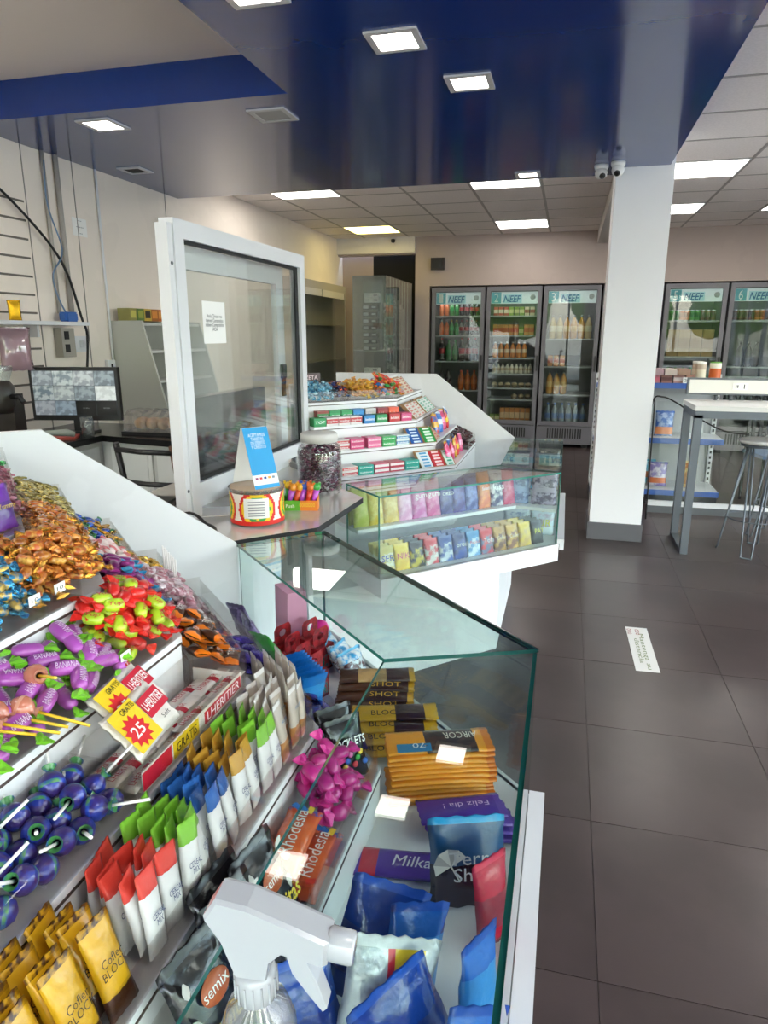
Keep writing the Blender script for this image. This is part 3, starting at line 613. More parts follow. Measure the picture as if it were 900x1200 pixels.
for y0 in (2.26, 2.66, 3.06): part('door', MB().box(0, 0, .08, .014, .38, .85).box(.014, .03, .11, .018, .35, .82), mat('cupboard_white', '#d3d5d3'), t, M0 @ T(-2.64, y0, 0))
ZB = .92
t = thing('cctv_monitor', 'black monitor showing a grid of grey security camera views', 'monitor', T(-2.80, 3.50, ZB) @ RZ(.22))
mw, mh = .53, .31
part('base', MB().box(-.10, -.06, 0, .10, .08, .012), BLACK, t); part('stand', MB().box(-.03, .01, .012, .03, .04, .14), BLACK, t)
s = part('bezel', MB().box(-mw / 2, 0, .075, mw / 2, .035, .075 + mh), BLACK, t)
link('screen', MB().box(-mw / 2 + .018, -.0015, .105, mw / 2 - .018, 0, .055 + mh).mesh('screen', mat('screen_dark', '#3a4148', rough=.2, emit=.25)), s)
cw, ch = (mw - .036) / 4, (mh - .05) / 3
tones = ['#8b9498', '#6f7a80', '#a2a9aa', '#7f8b90', '#5d6a72', '#98a09f', '#7a8589', '#aab0b0', '#868c92', '#72808a']
for q in range(10):
    c, r_ = q % 4, q // 4
    part('camera_view', MB().box(.0015, -.0025, .0015, cw - .0015, 0, ch - .0015), mat('view_%d' % q, tones[q], rough=.3, emit=.45, noise=.7, nscale=28, col2=['#2c3338', '#c9cfcf', '#41494f'][q % 3]), t, T(-mw / 2 + .018 + c * cw, -.0015, .105 + (2 - r_) * ch))
for q in (2, 3):
    o = part('camera_view', MB().box(.0015, -.0025, .0015, cw - .0015, 0, ch - .0015), mat('view_blank', '#0c0d0f', rough=.3), t, T(-mw / 2 + .018 + q * cw, -.0015, .105)); link('lettering', text('NO VIDEO', cw * .3, ink('#b8c0c4')), o, T(cw / 2, -.003, ch / 2) @ FRONT)
t = thing('bread_tray', 'clear plastic domed tray of bread rolls on the black counter', 'tray', T(-2.30, 3.63, ZB) @ RZ(.0))
part('tray_base', MB().box(-.21, -.13, 0, .21, .13, .018), BLACK, t)
dm = MB(); rng = 14
for i in range(rng + 1):
    x = -.20 + .40 * i / rng; k = .004 * (i % 2)
    dm.v += [(x, -.12 + k, .018), (x, -.11 + k, .11), (x, -.06, .14 - k), (x, .06, .14 - k), (x, .11 - k, .11), (x, .12 - k, .018)]
    if i:
        for j in range(5): dm.face([(i - 1) * 6 + j, i * 6 + j, i * 6 + j + 1, (i - 1) * 6 + j + 1])
dm.face(list(range(6))); dm.face([rng * 6 + j for j in range(6)][::-1])
part('dome', dm, pane('clear_dome', '#ece9e6', .07, body='#d6d2cf', fac=.16), t)
for q in range(5):
    Proto('bread_roll', 'bread', MB().lathe([(.012, -.055), (.03, -.045), (.036, -.015), (.036, .02), (.028, .045), (.01, .055)], 10).mesh('bread_roll', mat('bread_crust', '#b98d62', rough=.6, noise=.3, nscale=25, vary=.1))).place(T(-2.45 + q * .075, 3.63, ZB + .056) @ RX(PI / 2), 'bread roll number %s in the clear domed tray' % ['one from left', 'two from left', 'in the middle', 'two from right', 'one from right'][q], 'bread rolls under the dome')
one('drinking_glass', MB().lathe([(.028, 0), (.034, .002), (.038, .11), (.036, .11), (.032, .006), (.001, .005)], 16, close=False).mesh('drinking_glass', pane('thin_glass', '#eef2f2', .08, body='#c9cfd0', fac=.12)), 'small drinking glass beside the monitor stand', 'glass', T(-2.66, 3.40, ZB + .0005))
one('red_folder', MB().box(-.12, -.08, 0, .12, .08, .012).mesh('red_folder', mat('red_card', '#b4473c', rough=.6)), 'flat red folder lying on the black counter', 'folder', T(-2.78, 3.27, ZB) @ RZ(.5))
t = thing('coffee_grinder', 'dark kitchen machine with clear top at left edge of photo', 'machine', T(-2.92, 3.08, ZB))
part('base', MB().box(-.08, -.09, 0, .08, .09, .05), BLACK, t); part('column', MB().box(-.06, .0, .05, .06, .08, .26), mat('machine_dark', '#2a2522', rough=.35), t)
part('head', MB().lathe([(.05, .16), (.07, .2), (.07, .30), (.05, .33)], 16), mat('machine_dark', '#2a2522'), t, T(0, -.01, 0)); part('hopper', MB().lathe([(.05, .33), (.075, .40), (.07, .41)], 16, close=False), pane('thin_glass', '#eef2f2'), t, T(0, -.01, 0))
part('handle', MB().tube([(.06, -.01, .25), (.13, -.02, .25), (.15, -.02, .22)], .014, 8), BLACK, t)
one('phone_handset', MB().tube([(-.12, 0, .02), (-.08, 0, .035), (0, 0, .04), (.08, 0, .035), (.12, 0, .02)], [.014, .02, .015, .02, .014], 10).mesh('phone_handset', mat('phone_grey', '#9aa096', rough=.5)), 'pale grey handset shape lying on the counter by the monitor', 'telephone', T(-2.69, 3.14, ZB + .012) @ RZ(1.0))
one('cyan_cloth', MB().lathe([(.05, 0), (.045, .02), (.02, .035), (.004, .04)], 9).mesh('cyan_cloth', mat('cyan_cloth', '#2f9fb8', rough=.8)), 'crumpled turquoise cloth on the counter', 'cloth', T(-2.68, 2.95, ZB))
# sloped white shelf unit against the left wall
SHW = mat('shelf_unit_white', '#cfd0cc', rough=.5)
t = thing('shelf_unit', 'pale sloped shelf unit standing against the left wall', 'shelf', T(-3.15, 4.377, 0))
def trap(y0, y1): 
    p = [(.002, 0), (.42, 0), (.42, .93), (.255, 1.585), (.002, 1.585)]; n = 5
    return MB().add([(x, y0, z) for x, z in p] + [(x, y1, z) for x, z in p], [tuple(range(n)), tuple(range(2 * n - 1, n - 1, -1))] + [(i, i + n, (i + 1) % n + n, (i + 1) % n) for i in range(n)])
part('side_panel', trap(0, .018), mat('shelf_side_grey', '#b9bab2', rough=.5), t); part('side_panel', trap(.40, .418), SHW, t); part('side_panel', trap(.80, .818), SHW, t)
part('back_panel', MB().box(.002, .018, 0, .012, .8, 1.585), SHW, t)
for z, x in ((.70, .40), (.95, .40), (1.17, .34), (1.38, .30), (1.57, .25)):
    for y0, y1 in ((.018, .40), (.418, .80)): part('shelf', MB().box(.012, y0, z - .018, x, y1, z), SHW, t)
for q, (a, b) in enumerate((('#8f8a50', '#c9c060'), ('#5f7a3a', '#9aa040'), ('#c2a240', '#3a3428'), ('#a5642c', '#d88a3c'), ('#b8622a', '#e0a050'))):
    c = one('tea_box', MB().box(-.05, -.04, 0, .05, .04, .085).box(.05, -.028, .02, .0508, .028, .07, 1).mesh('tea_box', [ink(a), ink(b)]), ['olive', 'green and yellow', 'yellow and black', 'brown and orange', 'orange'][q] + ' small carton on top of the sloped shelf unit', 'carton', T(-3.05, 4.45 + .092 * q, 1.5855) @ RZ(-.05 * q))
# wall fittings
wsh = thing('ledge_shelf', 'narrow white wall shelf on the slatted wall', 'shelf', T(XL, 3.0, 1.545))
part('board', MB().box(.004, -.8, 0, .16, .95, .022), ALU, wsh)
for y in (-.6, .55): part('bracket', MB().box(.004, y, -.07, .10, y + .015, 0), ALU, wsh)
gp = bag_mesh('gold_packet', .07, .11, .03, [foil('#d8a820'), foil('#b88a18'), foil('#d8a820')])
one('gold_packet', gp, 'shiny gold packet standing on the wall shelf', 'packet', T(-3.06, 3.40, 1.568) @ RZ(.9))
t = thing('switch_box', 'grey double switch box under the wall shelf', 'switch', T(XL, 3.86, 1.47))
part('box', MB().box(.003, -.06, -.12, .06, .06, .06), mat('switch_grey', '#9d988f', rough=.5), t)
for z in (-.09, -.01): part('socket', MB().box(.06, -.035, z, .064, .005, z + .05), RUBBER, t)
t = thing('power_socket', 'white wall socket with plug next to the switch box', 'socket', T(XL, 4.02, 1.43)); part('plate', MB().box(.003, -.06, -.05, .03, .06, .05), ALU, t); part('plug', MB().box(.03, -.02, -.02, .06, .02, .02), ALU, t)
t = thing('power_socket', 'small white wall socket above the monitor corner', 'socket', T(XL, 4.32, 1.27)); part('plate', MB().box(.003, -.04, -.045, .03, .04, .045), ALU, t); part('slot', MB().box(.03, -.01, -.02, .032, .01, .02), RUBBER, t)
t = one('paper_notice', MB().box(.0005, -.07, -.055, .002, .07, .055).mesh('paper_notice', mat('paper', '#f2f1ee')), 'small white paper notice taped on the left wall', 'notice', T(XL, 4.16, 2.17)); link('lettering', text('---\n-----\n---', .07, ink('#8a8f96')), t, T(.0026, 0, 0) @ RZ(PI / 2) @ FRONT)
for y, r_, l in ((3.86, .012, 'grey conduit pipe nearest the slatted boards on the left wall'), (3.97, .016, 'wider grey conduit pipe on the left wall'), (4.36, .009, 'thin white conduit on the left wall down to the counter')):
    one('conduit', MB().tube([(0, 0, 1.62 if y < 4.3 else 1.0), (0, 0, ZS - .002)], r_, 8).mesh('conduit', mat('conduit_grey', '#a39d97', rough=.5) if y < 4.3 else ALU), l, 'conduit', T(XL + r_ + .004, y, 0))
cable('sagging_cable', [(XL + .04, 3.30, 2.36), (XL + .04, 3.55, 2.22), (XL + .045, 3.80, 2.03), (XL + .05, 3.93, 1.86), (XL + .05, 4.02, 1.6), (XL + .08, 4.02, 1.48), (XL + .07, 3.98, 1.2), (XL + .09, 3.90, 1.05)], .008, RUBBER, 'thick black cable sagging across the left wall')
cable('sagging_cable', [(XL + .05, 3.83, 2.5), (XL + .05, 3.82, 2.25), (XL + .055, 3.90, 2.0), (XL + .05, 3.80, 1.85), (XL + .05, 3.82, 1.72), (XL + .06, 3.88, 1.6)], .005, mat('blue_cable', '#5f7896', rough=.5), 'thin blue cable looping along the conduit')
one('cable_bundle', MB().box(-.03, -.04, 0, .03, .04, .06).box(-.02, -.06, .01, .02, .06, .05).mesh('cable_bundle', mat('blue_tape', '#2f5fa8', rough=.5)), 'blue cable joint resting on the wall shelf end', 'cable', T(XL + .08, 3.86, 1.5675))
hb = bag_mesh('pink_bag', .2, .26, .08, [pane('pink_film', '#d8c4cc', .10, body='#c9a9b4', fac=.45)] * 3)
one('plastic_bag', hb, 'crumpled translucent pink plastic bag hanging at left wall', 'bag', T(-3.05, 3.36, 1.29) @ RZ(1.1) @ SC(.92))
# chair
WD = mat('chair_wood', '#5a3a26', rough=.5)
t = thing('bar_chair', 'dark wooden bar chair with cushioned seat behind the counter', 'chair', T(-1.765, 2.88, 0) @ RZ(-.1))
for x, y, h in ((-.17, -.17, .66), (.15, -.17, .66), (-.17, .15, .66), (.15, .15, .66)): part('leg', MB().box(x, y, 0, x + .025, y + .025, h), BLACK if y < 0 else WD, t)
part('seat', MB().lathe([(.15, .66), (.19, .67), (.195, .69), (.18, .705), (.1, .71)], 20), mat('seat_black', '#1d1c1e', rough=.5), t)
for x in (-.17, .13): part('back_post', MB().tube([(x + .02, -.18, .66), (x + .02, -.20, .8), (x + .02, -.24, 1.02)], .014, 8), WD if x > 0 else BLACK, t)
for z in (.84, .99): part('back_rail', MB().tube([(-.15, -.21 - (z - .8) * .16, z), (0, -.235 - (z - .8) * .16, z), (.15, -.21 - (z - .8) * .16, z)], .012, 8), BLACK, t)
part('foot_rail', MB().box(-.15, -.165, .25, .15, -.15, .27), BLACK, t); part('foot_rail', MB().box(-.15, .155, .25, .15, .17, .27), BLACK, t)
# glass wall cabinet and cigarette case further back
GC = mat('cabinet_beige', '#b7b0a6', rough=.5)
t = thing('display_cabinet', 'pale glass fronted cabinet on the left wall near the doorway', 'cabinet', T(XL, 7.5, 0))
part('frame', MB().box(.003, 0, .2, .15, .05, 2.12).box(.003, 1.85, .2, .15, 1.9, 2.12).box(.003, .05, 2.03, .15, 1.85, 2.12).box(.003, .05, .2, .15, 1.85, .26), GC, t)
part('back_panel', MB().box(.003, .05, .26, .012, 1.85, 2.03), GC, t)
for z in (.7, 1.15, 1.6): part('shelf', MB().box(.013, .06, z, .13, 1.84, z + .015), GC, t)
for y in (.05, .95): part('door', MB().box(.14, y, .26, .146, y + .9, 1.95), GLASS, t); part('door_header', MB().box(.125, y + .01, 1.95, .15, y + .88, 2.03), WALLW, t)
for q, (y, z, h, c) in enumerate(((.15, 1.1655, .16, '#4a5a78'), (.3, 1.1655, .2, '#8a6a58'), (.18, .7155, .2, '#c8552c'), (.38, .7155, .16, '#b8482c'), (.62, .7155, .12, '#7d7266'))):
    one('stock_box', MB().box(-.04, -.06, 0, .04, .06, h).box(.04, -.05, h * .2, .0406, .05, h * .6, 1).mesh('stock_box', [ink(c), ink('#cfc6b8')]), ['dark blue', 'brownish', 'orange', 'red orange', 'dull brown'][q] + ' stock box inside the glass wall cabinet', 'box', T(XL + .07, 7.5 + y, z))
t = thing('cigarette_case', 'tall clear cigarette display case with vertical channels by the doorway', 'display case', T(-2.47, 8.0, 0))
cwid, cdep = .40, 1.4
part('base', MB().box(0, 0, 0, cwid, cdep, .5), mat('case_grey', '#6d706f', rough=.5), t)
ACG = pane('case_acrylic', '#f0f4f2', .07, body='#b8c0be', fac=.10)
part('front_pane', MB().box(0, 0, .5, cwid, .005, 2.14), ACG, t); part('side_pane', MB().box(cwid - .005, .005, .5, cwid, cdep, 2.14), ACG, t); part('side_pane', MB().box(0, .005, .5, .005, cdep, 2.14), ACG, t)
part('top_pane', MB().box(0, 0, 2.14, cwid, cdep, 2.146), ACG, t); part('mid_shelf', MB().box(.006, .006, 1.30, cwid - .006, cdep - .01, 1.306), mat('case_strip', '#9fa8a6', rough=.3), t)
part('back_pane', MB().box(0, cdep - .006, .5, cwid, cdep, 2.14), mat('case_back', '#4c5050', rough=.5), t)
for q in range(3): part('divider', MB().box(.10 + q * .0, .08 + q * .4, 1.31, .34, .086 + q * .4, 2.1), ACG, t)
for q in range(8): part('channel', MB().box(cwid - .02, .12 + q * .155, .5, cwid - .012, .128 + q * .155, 2.14), mat('channel_pale', '#c6cfcc', rough=.3), t)
cigw = MB().box(-.09, -.05, 0, .09, .05, .05).box(-.085, -.0508, .008, -.02, -.05, .042, 1).box(.02, -.0508, .015, .07, -.05, .035, 2)
cwm, cbm = cigw.mesh('cigarette_carton', [ink('#e3e2de'), ink('#c8c8c6'), ink('#8a8a8c')]), cigw.mesh('cigarette_carton', [ink('#26272b'), ink('#cdd0d0'), ink('#b8bcbc')])
for q in range(7): one('cigarette_carton', cbm, 'black cigarette carton in the upper case stack, place %s from the bottom' % ['one', 'two', 'three', 'four', 'five', 'six', 'seven'][q], 'carton', T(-2.27, 8.09, 1.3065 + q * .078), 'black cartons in the case')
for q in range(2): one('cigarette_carton', cwm, ['lower', 'upper'][q] + ' white carton on top of the black cigarette cartons', 'carton', T(-2.25, 8.09, 1.3065 + 7 * .078 + q * .055), 'white cartons in the case')
for q in range(4): one('cigarette_carton', cbm, 'dark carton low in the cigarette case, place %s from the bottom' % ['one', 'two', 'three', 'four'][q], 'carton', T(-2.26, 8.09, .76 + .053 * q) if 0 else T(-2.26, 8.09, .5005 + .0505 * q), 'low dark cartons in the case')
for q in range(8): one('cigarette_carton', cwm, 'pale carton in the lower case stack, place %s from the bottom' % ['one', 'two', 'three', 'four', 'five', 'six', 'seven', 'eight'][q], 'carton', T(-2.26, 8.09, .5005 + .0505 * (4 + q)), 'pale cartons low in the case')
for q in range(6):
    for s_ in range(2):
        one('cigarette_pack_column', MB().box(-.03, -.03, 0, .03, .03, .5 + .05 * ((q * 3 + s_) % 4)).mesh('cigarette_pack_column', mat('pack_col_%d' % ((q + s_) % 4), ['#b9a8a0', '#8d8480', '#c8c2bc', '#7c5f58'][(q + s_) % 4], rough=.5, noise=.8, nscale=30, col2='#e0ddd8')), 'column of cigarette packs along the %s side of the case, place %s from the front' % (['lower', 'upper'][s_], ['one', 'two', 'three', 'four', 'five', 'six'][q]), 'packs', T(-2.13, 8.28 + .155 * q, [.5005, 1.3065][s_]), 'pack columns in the case')
# ================================================================ on the register counter
t = thing('lollipop_tub', 'round clear tub with red, yellow and green striped label', 'tub', T(-.965, 2.03, ZW))
part('body', MB().lathe([(.080, .0), (.086, .004), (.088, .115), (.086, .115), (.078, .006), (.001, .004)], 28, close=False), pane('tub_clear', '#f3efea', .06, body='#d9d2c8', fac=.15), t)
lab = MB(); N = 128; NZ = 22
for i in range(N):
    a0, a1 = 2 * PI * i / N, 2 * PI * (i + 1) / N; r = .0888
    for j in range(NZ):
        z0, z1 = .006 + j * .0046, .006 + (j + 1) * .0046
        u = (((i + .5) / N * 4 + .22) % 1 - .5) * .139; v = (z0 + z1) / 2 - .058
        m = 0 if j < 3 else [3, 0, 1, 2, 1, 0, 3][min(6, int(math.hypot(u, v) / .0105))]
        lab.add([(r * math.cos(a0), r * math.sin(a0), z0), (r * math.cos(a1), r * math.sin(a1), z0), (r * math.cos(a1), r * math.sin(a1), z1), (r * math.cos(a0), r * math.sin(a0), z1)], [(0, 1, 2, 3)], m, True)
lp = part('label_band', lab, [ink('#d8261c'), ink('#f2c81e'), ink('#2f9a44'), ink('#f0e6d8')], t)
part('rim', MB().lathe([(.088, .112), (.092, .114), (.092, .121), (.086, .121)], 28, close=False), pane('tub_clear', '#f3efea'), t)
part('lid', MB().lathe([(.087, .119), (.087, .123), (.001, .1235)], 28, close=False), mat('lid_tan', '#b59d84', rough=.4), t)
info = MB()
for i in range(8):
    a0, a1 = -1.62 + i * .115, -1.62 + (i + 1) * .115; r = .0895
    info.add([(r * math.cos(a0), r * math.sin(a0), .03), (r * math.cos(a1), r * math.sin(a1), .03), (r * math.cos(a1), r * math.sin(a1), .095), (r * math.cos(a0), r * math.sin(a0), .095)], [(0, 1, 2, 3)])
info = part('info_panel', info, ink('#eceae6'), t)
for q in range(6): part('text_line', MB().box(-.026, -.0908, .038 + q * .009, .026, -.0902, .041 + q * .009), ink('#8d8f92'), t, RZ(.41))
t = thing('tent_card', 'folded blue and white card accepting payment cards, standing on the tub', 'sign', T(-.965, 2.03, ZW + .1245) @ RZ(-.62))
def slab(p, th=.0015): return p
BLUEC = mat('card_blue', '#1d9ad6', rough=.45)
Mb = T(.075, 0, 0) @ RY(-.36)
b = part('front_leaf', MB().box(-.0012, -.045, 0, 0, .045, .20), mat('paper', '#f2f1ee'), t, Mb, 'blue printed front leaf')
link('print_field', MB().box(0, -.045, .045, .0006, .045, .20).mesh('print_field', BLUEC), b); link('print_foot', MB().box(0, -.045, 0, .0006, .045, .012).mesh('print_foot', BLUEC), b)
link('lettering', text('ACEPTAMOS\nTARJETAS\nDE DEBITO\nY CREDITO', .06, ink('#f4fafc'), .05), b, T(.0012, 0, .155) @ RZ(PI / 2) @ FRONT)
for q, c in enumerate(('#8a3a6a', '#d8322a', '#2a4a9a', '#e8a030', '#7a8a9a')): link('card_logo', MB().box(.0, -.036 + q * .015, .03, .0006, -.027 + q * .015, .037).mesh('card_logo', ink(c)), b)
part('back_leaf', MB().box(0, -.045, 0, .0012, .045, .20), mat('paper', '#f2f1ee'), t, T(-.075, 0, 0) @ RY(.36))
t = thing('toy_candy_box', 'open green and orange display box of candy toys', 'box', T(-.885, 2.22, ZW) @ RZ(.25))
part('carton', MB().box(-.062, -.03, 0, .0, -.028, .036, 0).box(.0, -.03, 0, .062, -.028, .036, 1).box(-.062, .028, 0, .062, .03, .05, 0).box(-.062, -.028, 0, -.06, .028, .045, 0).box(.06, -.028, 0, .062, .028, .045, 1).box(-.06, -.028, 0, .06, .028, .002, 0), [ink('#5fae2f'), ink('#e8842a')], t)
link('lettering', text('ooooooo', .055, ink('#f2d23a'), .014), t, T(.025, -.0306, .02) @ FRONT); link('lettering', text('Push', .03, ink('#f4f4e8'), .012), t, T(-.035, -.0306, .017) @ FRONT)
for q in range(9):
    c, c2 = [('#b04ac0', '#e89a30'), ('#d8502a', '#f0b030'), ('#b04ac0', '#2a58c0'), ('#d8402a', '#f07a30'), ('#c050c8', '#3aa040'), ('#2e9a3a', '#e8c020'), ('#b84ac8', '#d84a8a'), ('#d86a2a', '#2a6ac8'), ('#a83ab8', '#e87a30')][q]
    tm_ = MB().tube([(0, 0, 0), (0, 0, .04), (.004, 0, .075)], [.007, .010, .013], 8, 0).lathe([(.008, .07), (.015, .08), (.014, .092), (.004, .10)], 8, 1, T(.004, 0, 0)).box(-.012, -.004, .088, -.004, .004, .104, 1).box(.010, -.004, .088, .018, .004, .104, 1)
    one('candy_toy', tm_.mesh('candy_toy', [wrap(c), wrap(c2)]), 'candy toy in the display box with %s' % ['purple body at left', 'orange body at left front', 'purple body and blue head', 'red body', 'purple body and green head', 'green body', 'purple body and pink head', 'orange body and blue head', 'purple body at right'][q], 'candy toy', T(-.885, 2.22, ZW + .003) @ RZ(.25) @ T(-.045 + .0225 * (q % 5), -.012 + .024 * (q // 5), 0) @ RY(R.uniform(-.12, .25)) @ RX(R.uniform(-.1, .1)) @ SC(.95))
t = thing('candy_jar', 'big clear jar of purple sweets with a white lid', 'jar', T(-.905, 2.475, ZW))
part('glass', MB().lathe([(.07, 0), (.082, .006), (.085, .02), (.085, .165), (.078, .19), (.066, .20), (.066, .208), (.063, .208), (.063, .198), (.075, .186), (.082, .163), (.082, .02), (.001, .008)], 28, close=False), pane('jar_glass', '#f4f2f2', .05), t)
part('lid', MB().lathe([(.068, .203), (.072, .204), (.072, .232), (.066, .238), (.001, .239)], 28, [0, 0, 0, 0], close=False), mat('lid_white', '#cfccc8', rough=.45, vary=0), t)
sw = MB()
for q in range(520):
    z = R.uniform(.016, .182); rr = .075 * math.sqrt(R.random()) if R.random() < .25 else R.uniform(.062, .076); a = R.uniform(0, 2 * PI)
    if z > .17: rr *= .8
    M = T(rr * math.cos(a), rr * math.sin(a), z) @ RZ(R.uniform(0, 6)) @ RX(R.uniform(-1, 1)) @ SC(R.uniform(.8, 1.1))
    sw.add([(0, 0, .006), (.008, 0, 0), (0, .006, 0), (-.008, 0, 0), (0, -.006, 0), (0, 0, -.006), (.015, .004, .004), (-.015, -.004, .003)], [(0, 1, 2), (0, 2, 3), (0, 3, 4), (0, 4, 1), (5, 2, 1), (5, 3, 2), (5, 4, 3), (5, 1, 4), (1, 6, 0), (3, 7, 0)], q % 4, False, M)
tag(one('jar_sweets', sw.mesh('jar_sweets', [wrap('#5a1c3c'), wrap('#7a2450'), foil('#9a8a98'), wrap('#3c1428')]), 'dark purple wrapped sweets filling the big jar', 'candy', T(-.905, 2.475, ZW)), kind='stuff')
t = thing('register_screen', 'black back of the register screen behind the divider', 'monitor', T(-1.43, 2.76, ZW))
part('shell', MB().box(-.03, -.33, .03, .03, .33, .36).box(-.05, -.29, .06, -.03, .29, .33), mat('screen_shell', '#1f2124', rough=.2, coat=.4), t); part('foot', MB().box(-.08, -.12, 0, .08, .12, .03), BLACK, t)
one('keyboard', MB().box(-.07, -.2, 0, .07, .2, .016).box(-.06, -.19, .016, .06, .19, .022).mesh('keyboard', BLACK), 'black keyboard lying behind the glass divider', 'keyboard', T(-1.40, 2.0, ZW + .0) @ RZ(.1))
one('receipt_paper', MB().box(-.09, -.06, 0, .09, .06, .003).mesh('receipt_paper', mat('paper', '#f2f1ee')), 'loose white papers on the register counter by the tub', 'paper', T(-1.12, 2.12, ZW) @ RZ(.5))
one('card_terminal', MB().box(-.035, -.075, 0, .035, .075, .03).box(-.028, -.02, .03, .028, .06, .034).mesh('card_terminal', mat('terminal_dark', '#3a3634', rough=.4)), 'dark card terminal under the divider rail', 'card reader', T(-1.13, 2.32, ZW) @ RZ(.6))
for q in range(4):
    cable('black_cable', [(-1.33, 1.72 + .03 * q, ZW + .008), (-1.24, 1.80 + .03 * q, ZW + .012 + .012 * (q % 2)), (-1.14, 1.82 + .04 * q, ZW + .02 * (q % 3) + .008), (-1.06, 1.84 + .02 * q, ZW + .008), (-1.02, 1.80 + .015 * q, ZW + .008)], .005, RUBBER, 'tangled black cable on the register counter, strand %s from the candy panel' % ['one', 'two', 'three', 'four'][q])
# ================================================================ sweets on the near counter
def twist_mesh(name, L, r, e, mats, n=8, flat=.8, split=False):
    rr = random.Random(name); st = [(-L / 2 - e, r * 1.05, .3, 1), (-L / 2 - e * .5, r * .75, .45, 1), (-L / 2, r * .28, 1, 1), (-L * .40, r * .86, 1, 0), (-L * .15, r, 1, 0), (L * .15, r, 1, 0), (L * .40, r * .86, 1, 0), (L / 2, r * .28, 1, 0), (L / 2 + e * .5, r * .75, .45, 1), (L / 2 + e, r * 1.05, .3, 1)]
    if split == 'body': st = st[2:8]
    if split == 'end': st = st[7:]
    mb = MB()
    for i, (x, R_, sq, m) in enumerate(st):
        fan = sq < .9
        for j in range(n):
            a = 2 * PI * j / n; k = 1 + (rr.uniform(-.25, .25) if fan else rr.uniform(-.06, .06))
            mb.v.append((x + (rr.uniform(-.12, .12) * e if fan else 0), R_ * k * math.cos(a), R_ * k * math.sin(a) * (sq if fan else flat) + (rr.uniform(-.2, .2) * r if fan else 0)))
        if i:
            for j in range(n):
                q = (j + 1) % n; mb.face([(i - 1) * n + j, i * n + j, i * n + q, (i - 1) * n + q], (1 if split == 'end' else st[i][3] if x > 0 else st[i - 1][3]), not fan)
    mb.face(list(range(n)), 1 if split != 'body' else 0); mb.face([(len(st) - 1) * n + j for j in range(n)][::-1], 1 if split != 'body' else 0)
    return mb.mesh(name, mats)
def twist(name, L, r, e, c, c2, txt=None, tcol='#ffffff', parts=False, n=8):
    pr = []
    if parts:
        em = twist_mesh('wrapper_twist', L, r, e, [c2, c2], n, split='end')
        pr = [('wrapper_twist', em, Matrix()), ('wrapper_twist', em, RZ(PI))]; me = twist_mesh(name, L, r, e, [c, c], n, split='body')
    else: me = twist_mesh(name, L, r, e, [c, c2], n)
    if txt: pr.append(('lettering', text(txt, L * .72, ink(tcol), r * .8, shear=.2), T(0, -r * .25, r * .8 + .0008) @ RX(.18)))
    p = Proto(name, 'candy', me, pr); p.r = r; p.L = L + 2 * e; return p
def bar(name, L, W, Th, c, c2=None, c3=None, bandz=None, cat='bar', txts=()):
    me = bag_mesh(name, W, L, Th, [c, c2 or c, c3 or c], bandz)
    for v in me.vertices: v.co = (v.co.z - L / 2, -v.co.x, -v.co.y)
    p = Proto(name, cat, me, [('lettering', text(s, w, ink(col), h, shear=sh), T(x, y, Th * .61 + .0008) @ RZ(rz)) for s, w, h, col, x, y, rz, sh in txts]); p.h = Th; return p
SLOPE = .40
def tray(F, k, t0, t1, label, deep=.108, d0=None):
    d = dk(k) + .002 if d0 is None else d0; w = .0025; z = zk(k) + .0006; D = deep
    mb = MB()
    mb.box(t0, d, z, t1, d + D, z + w); mb.box(t0, d, z + w, t1, d + w, z + .05); mb.box(t0, d + D - w, z + w, t1, d + D, z + .062)
    mb.box(t0, d + w, z + w, t0 + w, d + D - w, z + .06); mb.box(t1 - w, d + w, z + w, t1, d + D - w, z + .06)
    return one('acrylic_tray', mb.mesh('acrylic_tray', ACRYL), label, 'tray', F, 'clear acrylic trays on the near counter' if F in (F1, F2) else 'clear acrylic trays on the far counter')
def pile(F, k, t0, t1, protos, label, group, st, sd, layers=2, d0=None, d1=None, lift=.013, rise=.045, rmax=3.2, jit=.3):
    """sweets heaped in rows that rise towards the back of a tray; labels[i] goes with protos[i]"""
    a = dk(k) + .005 if d0 is None else d0; b = dk(k) + .100 if d1 is None else d1; z0 = zk(k)
    nt, nd = max(1, round((t1 - t0) / st)), max(1, round((b - a) / sd))
    for l in range(layers):
        o_ = .5 * (l % 2)
        for i in range(nt - l % 2):
            for j in range(max(1, nd - (l + 1) // 2)):
                q = R.randrange(len(protos)); p = protos[q]
                t = t0 + (t1 - t0) * (i + .5 + o_) / nt + R.uniform(-jit, jit) * st; d = a + (b - a) * min(nd - .4, j + .5 + .5 * l) / nd + R.uniform(-jit, jit) * sd
                z = z0 + lift + rise * (d - a) / .1 + p.r * .8 + l * p.r * 1.35 + R.uniform(0, .15) * p.r
                p.place(F @ T(t, d, z) @ RX(SLOPE * rise / .045) @ RZ(R.uniform(-rmax, rmax)) @ RY(R.uniform(-.25, .25)) @ RX(R.uniform(-.4, .4)), label[q] if isinstance(label, list) else label, group)
def heap_base(F, k, t0, t1, material, h0=.004, h1=.045, label=''):
    pass
